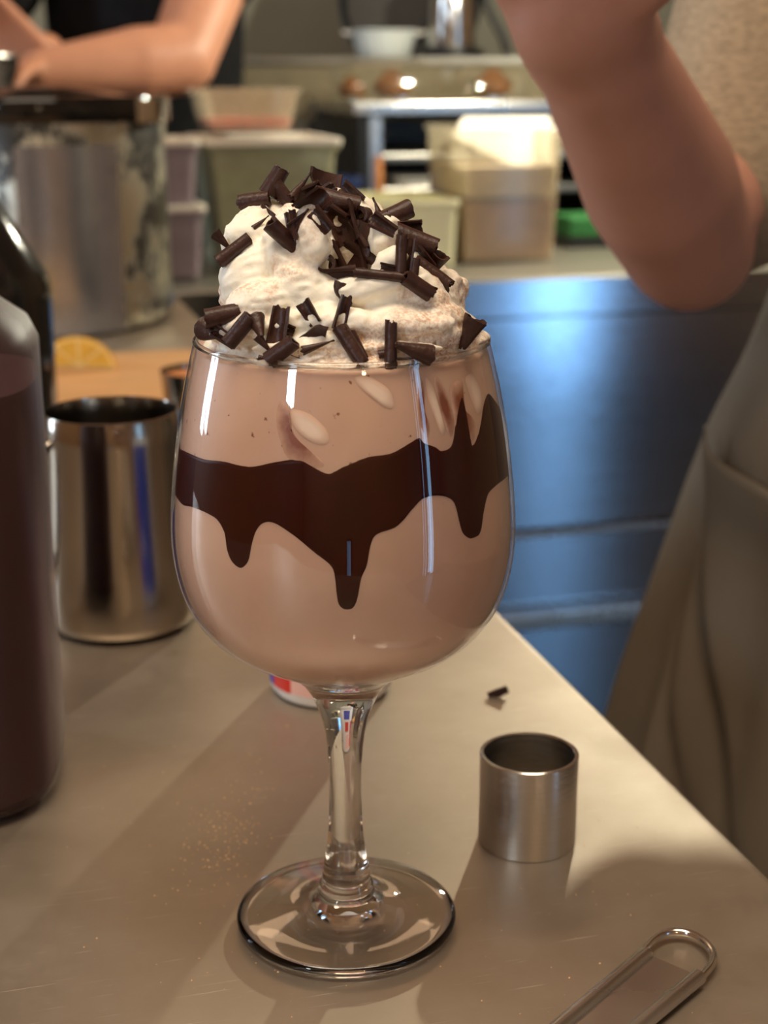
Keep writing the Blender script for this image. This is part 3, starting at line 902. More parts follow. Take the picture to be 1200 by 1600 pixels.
CURLS = [
 # u, v, length, width, angle, kind, tilt, roll, label
 (430, 284, 38, 23, 58, 'roll', 10, 0, 'roll standing highest at the upper left of the cream peak'),
 (398, 314, 40, 21, 8, 'roll', 10, 0, 'roll jutting out to the left from the peak'),
 (445, 302, 30, 24, -50, 'sheet', 0, 60, 'flake tucked between the two upper left rolls'),
 (471, 289, 42, 13, 52, 'spike', 0, 40, 'thin upright splinter left of the tallest flake'),
 (470, 309, 60, 22, 22, 'sheet', 15, 200, 'long arched flake lying across the top of the white fold'),
 (488, 320, 44, 28, 35, 'sheet', 20, 190, 'arched flake with open roll over the white fold'),
 (519, 292, 46, 40, 80, 'tri', 0, 250, 'broad triangular flake at the very top of the heap'),
 (527, 316, 58, 27, -14, 'roll', 5, 0, 'thick horizontal roll just below the triangular top flake'),
 (420, 338, 40, 20, -75, 'tri', 0, 240, 'small pointed flake hanging at the upper left'),
 (408, 347, 26, 8, 40, 'spike', 0, 30, 'tiny splinter at the upper left slope'),
 (440, 368, 46, 21, -42, 'roll', -25, 0, 'roll with open end pointing down between the white folds'),
 (454, 352, 38, 17, -80, 'sheet', 0, 230, 'narrow upright flake beside the downward roll'),
 (468, 342, 34, 14, 48, 'spike', 0, 200, 'pointed flake leaning right above the downward roll'),
 (366, 391, 52, 17, 38, 'roll', 0, 0, 'slanted roll on the left flank of the cream'),
 (352, 379, 34, 18, -50, 'spike', 0, 60, 'curved splinter at the far left edge of the cream'),
 (533, 350, 50, 40, -70, 'sheet', 0, 220, 'big curved flake in the middle of the heap'),
 (518, 338, 40, 26, -35, 'sheet', 10, 200, 'ragged flake under the thick horizontal roll'),
 (537, 388, 52, 32, -80, 'tri', 0, 230, 'large folded flake below the middle of the heap'),
 (522, 408, 44, 24, -60, 'sheet', 0, 220, 'flake in the shadow right of the open ring curl'),
 (508, 414, 16, 24, 88, 'nine', 78, 120, 'open ring curl with a straight tail on the white fold'),
 (566, 336, 30, 21, 30, 'roll', -70, 0, 'curl seen end-on right of the heap top'),
 (589, 329, 32, 16, 105, 'spike', 0, 60, 'pointed splinter standing left of the right-hand roll'),
 (556, 322, 24, 12, 110, 'spike', 0, 90, 'short splinter sticking up behind the end-on curl'),
 (618, 337, 44, 24, 28, 'roll', -10, 0, 'smooth roll jutting out to the upper right'),
 (575, 351, 58, 19, 20, 'roll', 0, 0, 'long roll leading to the upper right roll'),
 (648, 377, 58, 28, -20, 'roll', 0, 0, 'fattest roll on the right slope of the cream'),
 (575, 372, 44, 24, 80, 'tri', 0, 250, 'upright triangular flake left of the cocoa-dusted bump'),
 (568, 394, 54, 18, -34, 'roll', 0, 0, 'slanted roll below the cocoa-dusted bump'),
 (556, 408, 34, 22, -75, 'sheet', 0, 220, 'flake between the folded flake and the slanted roll'),
 (627, 404, 62, 14, 88, 'roll', 5, 0, 'straight upright tube on the right half of the cream'),
 (637, 396, 42, 16, 80, 'sheet', 0, 160, 'curved flake right of the upright tube'),
 (682, 411, 26, 24, -115, 'cone', -30, 0, 'open cone at the right shoulder of the cream'),
 (538, 433, 54, 20, 4, 'sheet', 0, 200, 'flat dark flake lying below the heap'),
 (592, 430, 64, 12, -6, 'roll', 0, 0, 'thin long roll lying level above the white ridge'),
 (647, 425, 34, 12, 82, 'roll', 0, 0, 'short upright tube above the lower right roll'),
 (653, 447, 42, 20, -32, 'roll', -20, 0, 'lower right roll with its hollow end showing'),
 (676, 429, 56, 19, -36, 'roll', 0, 0, 'slanted roll at the right edge of the cream heap'),
 (541, 462, 34, 26, 75, 'tri', 0, 240, 'notched flake standing on the front ridge'),
 (536, 488, 44, 17, 76, 'sheet', 0, 210, 'upright flake below the notched flake'),
 (548, 540, 58, 19, -58, 'roll', 5, 0, 'sturdy roll leaning against the front glass rim'),
 (559, 540, 40, 11, -62, 'roll', 0, 0, 'thin roll beside the sturdy front roll'),
 (611, 540, 60, 15, 89, 'roll', 6, 0, 'straight upright tube at the front rim'),
 (600, 553, 14, 10, 10, 'roll', 0, 0, 'tiny crumb-like curl beside the front upright tube'),
 (645, 547, 50, 27, 165, 'cone', 25, 40, 'cone lying on the cream near the right front rim'),
 (641, 561, 52, 7, 5, 'spike', 0, 0, 'thin sliver lying along the right front rim'),
 (733, 521, 42, 30, -115, 'cone', -15, 20, 'lone cone at the far right inside the rim'),
 (350, 493, 48, 24, 12, 'roll', 0, 0, 'thick roll on the far left near the rim'),
 (330, 519, 34, 30, -35, 'cone', 50, 20, 'wide open cone at the far left rim'),
 (350, 527, 36, 16, -35, 'sheet', 0, 200, 'flake lying right of the far left open cone'),
 (375, 516, 46, 20, 48, 'roll', 15, 0, 'slanted roll third from the left rim'),
 (404, 512, 34, 22, -70, 'cone', 35, 0, 'twisted cone with hollow loop near the left rim'),
 (415, 540, 32, 13, -50, 'spike', 0, 30, 'tail-like splinter below the twisted cone'),
 (432, 511, 56, 27, 80, 'sheet', 0, 160, 'tall curved flake left of centre at the rim'),
 (449, 515, 18, 13, -20, 'sheet', 0, 200, 'small knobby chip beside the tall curved flake'),
 (482, 489, 34, 19, -58, 'sheet', 0, 210, 'short hollow flake alone on the white cream centre'),
 (440, 549, 44, 21, 34, 'roll', 15, 0, 'roll leaning on the front left rim'),
 (472, 540, 46, 46, -20, 'tri', 0, 240, 'broad triangular flake at the front left rim'),
 (497, 540, 44, 12, 18, 'spike', 0, 30, 'long splinter pointing right from the triangular front flake'),
 (474, 558, 18, 16, 70, 'tri', 0, 240, 'small dark chip under the triangular front flake'),
 (503, 306, 40, 22, 35, 'sheet', 10, 200, 'flake leaning on the left side of the topmost triangle'),
 (548, 304, 34, 20, -40, 'sheet', 0, 210, 'ragged flake right behind the topmost triangle'),
 (552, 372, 40, 24, -55, 'sheet', 0, 230, 'flake under the long roll in the middle of the heap'),
 (598, 352, 36, 20, -30, 'sheet', 0, 210, 'flake tucked under the smooth upper right roll'),
 (640, 358, 34, 22, 10, 'sheet', 0, 200, 'flake resting against the fattest right roll'),
 (560, 424, 34, 18, 20, 'sheet', 0, 210, 'flake joining the flat dark flake and the thin long roll'),
 (660, 404, 36, 18, -50, 'sheet', 0, 220, 'flake between the fattest roll and the right shoulder cone'),
 (612, 424, 30, 16, -10, 'sheet', 0, 200, 'chip at the foot of the straight upright tube'),
 (500, 345, 34, 20, -50, 'sheet', 0, 220, 'flake overlapping the top of the white fold on its right'),
 (664, 452, 28, 14, -20, 'sheet', 0, 210, 'chip beside the hollow lower right roll'),
 (430, 563, 44, 7, -8, 'spike', 0, 0, 'thin sliver along the front left rim'),
]
for (u, v, L, W, ang, kind, tilt, roll, lab) in CURLS:
    place_curl(u, v, L * 1.2, W * 1.4, ang, kind, D + lab, tilt, roll)

# one shaving that fell on the table
p = on(779, 1083, .0022)
place_curl(779, 1083, 32, 15, 22, 'sheet', 'single chocolate shaving fallen on the table behind the steel ring', 0, 200, point=p, group='loose shavings')

# ------------------------------------------------------------------ steel presentation ring
pr = on(823, 1311)
k = pxm(pr.y, 0)
rr_ = 76.5 * pxm(pr.y, .02)
hz = CAM.z - pr.y * math.tan(PITCH + math.atan((1175 - 800) / F_PX))
ring = tag(empty('food_ring', pr), 'open brushed steel food ring standing on the table', 'ring')
lathe_obj('ring_wall', [(rr_, .0003), (rr_, hz - .0003), (rr_ - .0004, hz), (rr_ - .0013, hz), (rr_ - .0016, hz - .0004), (rr_ - .0016, .0004), (rr_ - .0013, 0), (rr_ - .0004, 0)],
          M['steel_ring'], ring, 96, closed=True, deg=35)

# ------------------------------------------------------------------ peeler at the lower right
z0 = .0035
def tp(u, v, z=z0): return on(u, v, z)
peeler = tag(empty('vegetable_peeler', tp(960, 1560, 0)), 'steel peeler with wire loop lying at the lower right of the table', 'peeler')
pc = peeler.location
Lp = [tp(1008, 1482), tp(1024, 1466), tp(1046, 1457), tp(1074, 1458), tp(1098, 1470), tp(1113, 1488), tp(1112, 1506), tp(1098, 1524)]
d1 = (tp(862, 1612) - tp(1008, 1482)); d2 = (tp(990, 1612) - tp(1098, 1524))
endA = tp(1008, 1482) + d1 * 1.35; endB = tp(1098, 1524) + d2 * 2.0
loop = [endA] + [endA.lerp(tp(1008, 1482), f) for f in (.4, .8)] + smooth_curve(Lp, 56) + [tp(1098, 1524).lerp(endB, f) for f in (.2, .6)] + [endB]
tube('wire_loop', [q - pc for q in loop], .0014, M['steel_polish'], peeler, 12)
# sleeve edges and sheet between the two wires
sA0, sA1 = tp(1010, 1490), endA
sB0, sB1 = tp(1092, 1526), endB
tube('rolled_edge', [sA0 - pc, sA0.lerp(sA1, .5) - pc, sA1 - pc], .0026, M['steel'], peeler, 14)
tube('rolled_edge', [sB0 - pc, sB0.lerp(sB1, .5) - pc, sB1 - pc], .0026, M['steel'], peeler, 14)
t_ = .0005
qa, qb, qc, qd = [q - pc for q in (sA0, sB0, sB1, sA1)]
qa.z = qb.z = qc.z = qd.z = .0032
V = [q + Vector((0, 0, s)) for s in (-t_, t_) for q in (qa, qb, qc, qd)]
mk('handle_sheet', V, [(3, 2, 1, 0), (4, 5, 6, 7), (0, 1, 5, 4), (1, 2, 6, 5), (2, 3, 7, 6), (3, 0, 4, 7)], M['steel'], peeler, False)

# peeling blade beyond the handle
mid = (sA1 + sB1) / 2 - pc
dr = ((sA1 - sA0).normalized() + (sB1 - sB0).normalized()).normalized()
sd = Vector((-dr.y, dr.x, 0))
V = []
for z_ in (.0022, .0046):
    for f, h in ((0, .0075), (.012, .0085), (.030, .0085), (.046, .0075), (.058, .0045), (.064, .001)):
        for sg in (-1, 1): V.append(mid + dr * (f - .004) + sd * (h * sg) + Vector((0, 0, z_ - mid.z + (.0016 if sg > 0 else 0))))
Fc = []
for b_, flip in ((0, True), (12, False)):
    for k in range(5):
        q = (b_ + 2 * k, b_ + 2 * k + 1, b_ + 2 * k + 3, b_ + 2 * k + 2)
        Fc.append(q[::-1] if flip else q)
for k in range(5):
    Fc.append((2 * k, 2 * k + 2, 14 + 2 * k, 12 + 2 * k)); Fc.append((2 * k + 1, 13 + 2 * k, 15 + 2 * k, 2 * k + 3))
Fc += [(0, 12, 13, 1), (10, 11, 23, 22)]
mk('peeler_blade', V, Fc, M['steel_polish'], peeler, False)

# ------------------------------------------------------------------ printed can behind the stem
pcn = on(518, 1074)
RC = 94 * pxm(pcn.y, 0)
can = tag(empty('printed_can', pcn), 'white can with blue and red printed label behind the glass stem', 'can')
HC = .105
lathe_obj('can_body', [(0, .001), (RC - .002, .001), (RC, .0035), (RC, HC - .003), (RC - .002, HC), (0, HC)], M['can_white'], can, 72)
lathe_obj('can_lid', [(RC + .0008, HC - .008), (RC + .0008, HC + .001), (RC - .002, HC + .003), (0, HC + .003), (0, HC - .001), (RC + .0002, HC - .008)], M['white_plastic'], can, 72)
def band(name, a0, a1, za, zb, m, off, parent, RR, n=14):
    V, Fc = [], []
    for i in range(n + 1):
        a = R_(a0 + (a1 - a0) * i / n)
        for z in (za, zb):
            for r in (RR + .00002, RR + off):
                V.append((r * math.sin(a), -r * math.cos(a), z))
    for i in range(n):
        b, c = i * 4, i * 4 + 4
        Fc += [(b + 1, c + 1, c + 3, b + 3), (b, b + 2, c + 2, c), (b + 2, b + 3, c + 3, c + 2), (b, c, c + 1, b + 1)]
    Fc += [(0, 1, 3, 2), (n * 4, n * 4 + 2, n * 4 + 3, n * 4 + 1)]
    return mk(name, V, Fc, m, parent, False)
ZB = .0062
band('label_panel', -160, -66, ZB, .092, M['blue_label'], .0004, can, RC)
band('label_panel', -66, -38, ZB, .060, M['red_label'], .0004, can, RC)
band('label_panel', -66, -38, .0602, .092, M['can_white'], .0004, can, RC)
band('label_panel', -38, 6, ZB, .030, M['pink_label'], .0004, can, RC)
band('label_panel', -20, 14, .036, .058, M['red_label'], .0004, can, RC)
band('label_panel', -26, 24, .064, .090, M['blue_label'], .0004, can, RC)
band('label_square', -104, -94, .030, .040, M['can_white'], .0007, can, RC, 4)
band('label_square', -36, -27, .022, .029, M['can_white'], .0007, can, RC, 4)
for kk in range(3): band('label_stripe', 52, 70 - 4 * kk, .014 + .006 * kk, .017 + .006 * kk, M['blue_label'], .0004, can, RC, 6)

# ------------------------------------------------------------------ milk pitcher
pp = on(190, 971)
pitcher = tag(empty('milk_pitcher', pp, R_(20)), 'steel milk pitcher with smeared sides left of the glass', 'pitcher')
RB, RT, HP = .0388, .0340, .1135
po = [(0, .0008), (RB - .005, .0008), (RB - .0015, .003), (RB, .008), (RB - .0004, .020), (RB - .0020, .045), (RB - .0036, .075), (RT + .0002, .100), (RT, HP - .0006), (RT - .0004, HP),
      (RT - .0012, HP), (RT - .0014, HP - .0008), (RT - .0012, .100), (RB - .005, .075), (RB - .0034, .045), (RB - .002, .020), (RB - .003, .008), (RB - .006, .004), (0, .004)]
lathe_obj('pitcher_body', po, M['steel_pitcher'], pitcher, 96, deg=50)
hp = smooth_curve([(-RT - .0015, 0, .096), (-RT - .018, 0, .098), (-RT - .030, 0, .085), (-RT - .030, 0, .055), (-RT - .020, 0, .030), (-RB - .0005, 0, .022)], 30)
tube('handle', hp, .0038, M['steel_polish'], pitcher, 12)
lathe_obj('milk_froth', [(0, .0055), (RB - .0075, .0055), (RB - .006, .0045), (0, .0045)], M['pale_shake'], pitcher, 48)

# ------------------------------------------------------------------ syrup jug at the left edge
JX, JY = -.1975, .572
jug = tag(empty('syrup_jug', (JX, JY, 0), R_(8)), 'cloudy plastic jug of plum-brown syrup at the left edge', 'jug')
def super_ring(a, b, z, n=56, p=3.2):
    out = []
    for i in range(n):
        t = 2 * math.pi * i / n
        c, s = math.cos(t), math.sin(t)
        out.append((a * math.copysign(abs(c) ** (2 / p), c), b * math.copysign(abs(s) ** (2 / p), s), z))
    return out
def loft(name, rings, m, parent, cap=True, deg=40):
    V, Fc = [], []
    n = len(rings[0])
    for r in rings: V += r
    for i in range(len(rings) - 1):
        for j in range(n):
            k = (j + 1) % n
            Fc.append((i * n + j, i * n + k, (i + 1) * n + k, (i + 1) * n + j))
    if cap:
        Fc.append(tuple(range(n - 1, -1, -1))); Fc.append(tuple(range((len(rings) - 1) * n, len(rings) * n)))
    return autosmooth(mk(name, V, Fc, m, parent), deg)
JA, JB = .066, .056
loft('jug_body', [super_ring(JA - .006, JB - .006, .001), super_ring(JA - .001, JB - .001, .005), super_ring(JA, JB, .012), super_ring(JA, JB, .10), super_ring(JA - .0005, JB, .178),
                  super_ring(JA - .004, JB - .003, .186), super_ring(JA - .03, JB - .026, .206), super_ring(JA - .046, JB - .036, .214, p=2), super_ring(.019, .019, .218, p=2), super_ring(.019, .019, .236, p=2)],
     M['jug_wall'], jug, deg=50)
loft('syrup', [super_ring(JA - .007, JB - .007, .003), super_ring(JA - .002, JB - .002, .008), super_ring(JA - .0015, JB - .0015, .10), super_ring(JA - .0015, JB - .0015, .166)], M['jug_fill'], jug)
lathe_obj('screw_cap', [(0, .2365), (.021, .2365), (.022, .238), (.022, .252), (.020, .254), (0, .254)], M['black'], jug, 40)

# ------------------------------------------------------------------ dark bottle behind the jug
bp = Vector((-.284, 1.02, 0))
bottle = tag(empty('dark_bottle', bp), 'glossy black glass bottle with sloping shoulder behind the jug', 'bottle')
lathe_obj('bottle_body', [(0, .0), (.055, 0), (.0615, .004), (.0620, .010), (.0620, .132), (.0612, .142), (.0580, .150), (.030, .196), (.019, .212), (.0150, .222), (.0140, .236), (.0155, .238), (.0155, .2402), (0, .2402)],
          M['blackgloss'], bottle, 64, deg=60)
lathe_obj('bottle_cap', [(0, .2405), (.0165, .2405), (.017, .242), (.017, .262), (.0155, .264), (0, .264)], M['black'], bottle, 40)

# ------------------------------------------------------------------ cutting board, lemon, small cup
bl = on(330, 543, .018)
brm = to_room(bl)
board = tag(empty('cutting_board', rw(brm[0], brm[1], 0), ROOM), 'pale wooden cutting board on the steel table left of the glass', 'board')
def rounded_slab(name, w_, d_, r, z0, z1, m, parent):
    pts = []
    for cx, cy, a0 in ((-r, -r, 0), (-w_ + r, -r, 90), (-w_ + r, -d_ + r, 180), (-r, -d_ + r, 270)):
        for k in range(9):
            a = R_(a0 + 90 * k / 8)
            pts.append((cx + r * math.cos(a), cy + r * math.sin(a)))
    bev = .002
    cx, cy = -w_ / 2, -d_ / 2
    def ringz(z, ins):
        return [(x + (cx - x) * ins / w_ * 2, y + (cy - y) * ins / d_ * 2, z) for x, y in pts]
    return loft(name, [ringz(z0, bev), ringz(z0 + bev, 0), ringz(z1 - bev, 0), ringz(z1, bev)], m, parent)
rounded_slab('board_slab', .42, .30, .035, .0005, .018, M['cutboard'], board)
lp = on(124, 574, .0185)
lemon = tag(empty('lemon_wedge', lp, R_(-10)), 'lemon wedge lying cut side forward on the wooden board', 'lemon')
RL = .0325
def half_disc(r, y0, y1, name, m, zc=0.0, n=30, bul=0.0):
    V, Fc = [], []
    for y, s in ((y0, 1.0), (y1, 1 - bul)):
        for i in range(n + 1):
            a = math.pi * i / n
            V.append((r * s * 1.08 * math.cos(a), y, zc + r * s * .86 * math.sin(a)))
    for i in range(n): Fc.append((i, i + 1, n + 2 + i, n + 1 + i))
    Fc.append(tuple(range(n, -1, -1))); Fc.append(tuple(range(n + 1, 2 * n + 2))); Fc.append((0, n + 1, 2 * n + 1, n))
    return autosmooth(mk(name, V, Fc, m, lemon), 40)
half_disc(RL, 0, .024, 'rind', M['lemon_rind'], bul=.35)
half_disc(RL * .94, -.0004, .002, 'pith', M['pith'])
for s in range(4):
    a0, a1 = math.pi * s / 4 + .05, math.pi * (s + 1) / 4 - .05
    V = []
    ri, ro = RL * .10, RL * .86
    for y in (-.0012, .001):
        for a, r in [(a0 + (a1 - a0) * .5, ri)] + [(a0 + (a1 - a0) * q / 6, ro) for q in range(7)]:
            V.append((r * 1.08 * math.cos(a), y, .0008 + r * .86 * math.sin(a)))
    n = 8
    Fc = [tuple(range(n - 1, -1, -1)), tuple(range(n, 2 * n))] + [(i, (i + 1) % n, n + (i + 1) % n, n + i) for i in range(n)]
    mk('segment', V, Fc, M['lemon_flesh'], lemon, False)
cp = Vector((-.136, 1.115, 0))
cup = tag(empty('sauce_cup', cp), 'small dark cup of orange sauce half hidden behind the glass', 'cup')
lathe_obj('cup_wall', [(0, .001), (.020, .001), (.023, .004), (.0285, .060), (.029, .064), (.0282, .0645), (.0270, .060), (.022, .006), (0, .005)], M['steel_pitcher'], cup, 48, deg=50)
lathe_obj('sauce', [(0, .0605), (.0266, .0600), (.0262, .055), (0, .055)], M['orange_sauce'], cup, 48)

# ------------------------------------------------------------------ big steel canister
RCN = .144
cy_ = Vector((-.386, 1.745, 0))
canister = tag(empty('steel_canister', cy_), 'big scuffed black and steel canister with a film label behind the board', 'canister')
HCN = .232
lathe_obj('canister_body', [(0, .001), (RCN - .012, .001), (RCN - .003, .006), (RCN + .002, .018), (RCN + .001, .035), (RCN - .001, .06), (RCN - .001, HCN - .004), (RCN - .003, HCN), (0, HCN)], M['canister'], canister, 96)
lid = lathe_obj('lid', [(RCN + .0005, HCN - .010), (RCN + .002, HCN - .008), (RCN + .002, HCN + .012), (RCN - .001, HCN + .016), (RCN - .012, HCN + .0165), (RCN - .018, HCN + .013),
                  (RCN - .03, HCN + .014), (.05, HCN + .022), (.02, HCN + .024), (0, HCN + .024), (0, HCN + .001), (RCN + .0004, HCN + .001)], M['blackgloss'], canister, 96)
band('lid_clip', 58, 74, HCN - .012, HCN + .013, M['steel_polish'], .003, canister, RCN + .0025, 10)
band('lid_clip', 78, 92, HCN - .012, HCN + .013, M['steel_polish'], .003, canister, RCN + .0025, 10)
fl = band('label_film', 4, 47, .004, HCN - .032, M['film'], .0007, canister, RCN + .0025, 30)
autosmooth(fl, 30)

# ------------------------------------------------------------------ tubs on the back counter
def tub(name, u0, u1, vbase, y, h, depth, taper, wall, label, cat='container', lip=.006, lidm=None, openm=None, fills=(), rz=ROOM, liph=.008, group=None):
    """rectangular storage tub whose front bottom edge sits between pixels u0..u1"""
    a, b = at(u0, vbase, y), at(u1, vbase, y)
    c = (a + b) / 2
    wd = (b - a).length
    t = empty(name, (c.x, c.y, a.z), rz)
    tag(t, label, cat, group)
    def rc(w_, y0, y1, z, r=.012, n=6):
        pts = []
        x0, x1 = -w_ / 2, w_ / 2
        for cx, cy, a0 in ((x1 - r, y1 - r, 0), (x0 + r, y1 - r, 90), (x0 + r, y0 + r, 180), (x1 - r, y0 + r, 270)):
            for k in range(n + 1):
                an = R_(a0 + 90 * k / n)
                pts.append((cx + r * math.cos(an), cy + r * math.sin(an), z))
        return pts
    def rg(f, z, off=0.0): return rc(wd + 2 * taper * f + 2 * off, -taper * f - off, depth + taper * f + off, z)
    th = .0018
    rings = [rg(0, .0005, -.004), rg(0, .003), rg(.5, h * .5), rg(1, h - liph), rg(1, h - liph + .0005, lip * .8), rg(1, h - .001, lip), rg(1, h, lip - .001), rg(1, h, -th), rg(1, h - .003, -th), rg(.5, h * .5, -th), rg(0, .004, -th)]
    loft('tub_wall', rings, wall, t, deg=40)
    if lidm:
        loft('tub_lid', [rg(1, h + .0005, lip - .002), rg(1, h + .0005, lip + .0015), rg(1, h + .007, lip + .001), rg(1, h + .008, lip - .001), rg(1, h + .0075, -.004), rg(1, h + .004, -.006)], lidm, t, deg=30)
    for nm, f0, f1, m in fills:
        loft(nm, [rg(f0, h * f0 + .005, -.003), rg((f0 + f1) / 2, h * (f0 + f1) / 2, -.0028), rg(f1, h * f1, -.003)], m, t)
    return t
# lilac boxes stacked beside the canister
zl0 = at(290, 438, 2.07).z
def zh(v0, v1, y): return at(600, v1, y).z - at(600, v0, y).z
tub('storage_box', 205, 316, 438, 2.055, zh(438, 331, 2.055), .12, .004, M['frost_lilac'], 'lilac lidded box at the bottom of the stack beside the canister', lidm=M['lid_plastic'], fills=(('contents', 0, .8, M['lilac']),), lip=.004)
tub('storage_box', 205, 306, 324, 2.058, zh(324, 228, 2.058), .11, .004, M['frost_lilac'], 'lilac box stacked on top of another beside the canister', lidm=M['lid_plastic'], fills=(('contents', 0, .7, M['lilac']),), lip=.004)
# big pale green tub with lid, deli tub on it
yg = 2.16
zg = at(430, 425, yg).z
g_tub = tub('salad_tub', 348, 512, 421, yg, zh(421, 222, yg), .16, .014, M['frost'], 'large translucent lidded tub of green leaves behind the cream', lidm=M['lid_plastic'],
            fills=(('leaves', 0, .55, M['greenpale']), ('herbs', .56, .8, M['greenpale'])))
g_tub.location.z = .0
tub('deli_tub', 328, 458, 205, 2.19, zh(205, 139, 2.19), .11, .010, M['frost_clear'], 'small clear tub with red diced filling on the salad tub', fills=(('tomato_dice', .0, .28, M['red']),), lip=.005, liph=.006)
# open cream tub
o_tub = tub('ice_cream_tub', 556, 716, 408, 2.19, zh(408, 302, 2.19), .17, .003, M['cream_plastic'], 'open cream plastic tub between the whipped cream and the lit container', lip=.003, liph=.010)
o_tub.location.z = 0
# container with sliced filling, lit by the lamp
ym = 2.26
m_tub = tub('sandwich_tub', 722, 872, 398, ym, zh(398, 186, ym), .17, .006, M['frost_clear'], 'tall translucent container of pink-brown slices lit by the lamp', lip=.004,
            fills=(('meat_slices', 0, .46, M['pinkbrown']), ('wrapped_slices', .47, .72, M['paper'])))
m_tub.location.z = 0
q4 = [at(706, 212, 2.30), at(866, 291, 2.30), at(858, 184, 2.41), at(724, 184, 2.41)]  # white sheet added in the tub, tilted to the lamp for a blown-out patch
nn = (q4[1] - q4[0]).cross(q4[2] - q4[0]).normalized() * .0012
io = Matrix.Rotation(-ROOM, 3, 'Z')
V = [io @ (q + s_ * nn - m_tub.location) for s_ in (-1, 1) for q in q4]
mk('lit_patch_sheet', V, [(3, 2, 1, 0), (4, 5, 6, 7), (0, 1, 5, 4), (1, 2, 6, 5), (2, 3, 7, 6), (3, 0, 4, 7)], mat('lit_patch_white', srgb(246, 242, 230), .7, var=.02), m_tub, False)
gi = at(893, 382, 2.50)
gb = tag(empty('green_box', (gi.x, gi.y, 0), ROOM), 'green and black box half hidden behind the raised arm', 'box')
box('box_base', -.03, .06, -.06, .02, .0005, .016, M['black'], gb, bev=.003)
box('box_cover', -.03, .06, -.06, .02, .0165, .05, M['green_item'], gb, bev=.006)

# ------------------------------------------------------------------ rear kitchen gear
uf = at(560, 300, 2.80)
TOPZ = at(560, 160, 2.80).z
OW = .62
OR = ROOM
oven = tag(empty('warming_oven', (uf.x, uf.y, -.08), OR), 'open-fronted steel warming shelf on the rear bench', 'oven')
H_ = TOPZ + .08
box('top_plate', -.01, OW, -.01, .42, H_ - .022, H_, M['steel'], oven, bev=.003)
box('side_plate', 0, .02, 0, .41, 0, H_ - .023, M['black'], oven, bev=.002)
box('side_plate', OW - .02, OW - .002, 0, .41, 0, H_ - .023, M['steel_dark'], oven, bev=.002)
box('back_plate', .021, OW - .021, .39, .41, 0, H_ - .023, M['black'], oven)
box('front_post', .0205, .045, .0, .018, 0, H_ - .023, M['steel'], oven, bev=.002)
for kk, zz in enumerate((.05, .13, .19)):
    box('shelf_rack', .046, OW - .021, .01, .385, zz, zz + .014, M['steel_dark'], oven, bev=.003)
sp_ = rw(*to_room(uf), 0)
def small_tray(name, label, lx, z, ww, m, hh=.016):
    ofs = Matrix.Rotation(OR, 3, 'Z') @ Vector((lx, .062, z))
    t = tag(empty(name, Vector((uf.x, uf.y, -.08)) + ofs, OR), label, 'tray')
    loft('tray_pan', [super_ring(ww * .9, .05, .0005, 32, 6), super_ring(ww, .055, hh, 32, 6), super_ring(ww + .004, .059, hh, 32, 6), super_ring(ww + .004, .059, hh - .0015, 32, 6)], m, t)
    return t
small_tray('serving_tray', 'small white tray on the upper rack of the warming shelf', .12, .1445, .045, M['white_plastic'])
small_tray('serving_tray', 'wide pale tray right of the small one on the rack', .27, .1445, .075, M['white_plastic'], .022)
small_tray('serving_tray', 'dark oven tray on the lower rack of the warming shelf', .2, .0645, .12, M['black'], .02)
hb = at(591, 262, 2.74)
tag(empty('spatula', hb), 'wooden handled spatula hanging at the warming shelf front', 'spatula')
sp_o = bpy.data.objects['spatula']
tube('handle', [(0, -.01, .02), (0, -.01, -.02), (0, -.01, -.05)], [.007, .009, .008], M['wood_item'], sp_o, 12)
box('blade', -.02, .02, -.012, -.010, -.12, -.048, M['steel'], sp_o, bev=.0005)
nb = at(528, 262, 2.70)
nav = tag(empty('navy_crate', (nb.x, nb.y, -.08), ROOM), 'navy plastic crate beside the warming shelf', 'crate')
loft('crate_wall', [super_ring(.03, .03, .001, 32, 6), super_ring(.034, .034, .16, 32, 6), super_ring(.038, .038, .162, 32, 6), super_ring(.038, .038, .172, 32, 6), super_ring(.031, .031, .172, 32, 6), super_ring(.028, .028, .01, 32, 6)], M['navy'], nav)
# clear display covers with roast pieces on the warming shelf
def cover(u0, u1, vb, vt, y, label, dd=.16):
    a, b = at(u0, vb, y), at(u1, vb, y)
    wd = (b - a).length
    t = tag(empty('display_cover', ((a.x + b.x) / 2, y + dd / 2, TOPZ), OR), label, 'cover')
    h = at(u0, vt, y).z - TOPZ
    loft('cover_shell', [super_ring(wd / 2, dd / 2, .001, 40, 5), super_ring(wd / 2 - .004, dd / 2 - .004, h * .7, 40, 5), super_ring(wd / 2 - .02, dd / 2 - .02, h * .95, 40, 5), super_ring(wd / 2 - .04, dd / 2 - .04, h, 40, 5)],
         M['clear_plastic'], t, deg=60)
    loft('cover_rim', [super_ring(wd / 2 + .005, dd / 2 + .005, .001, 40, 5), super_ring(wd / 2 + .005, dd / 2 + .005, .006, 40, 5), super_ring(wd / 2 + .0005, dd / 2 + .0005, .006, 40, 5), super_ring(wd / 2 + .0005, dd / 2 + .0005, .001, 40, 5)], M['clear_plastic'], t, cap=False)
    return t
cover(516, 676, 146, 92, 2.87, 'clear plastic cover over brown roasts behind the cream peak')
cover(690, 868, 148, 100, 2.93, 'clear plastic cover over a brown roast behind the raised arm')
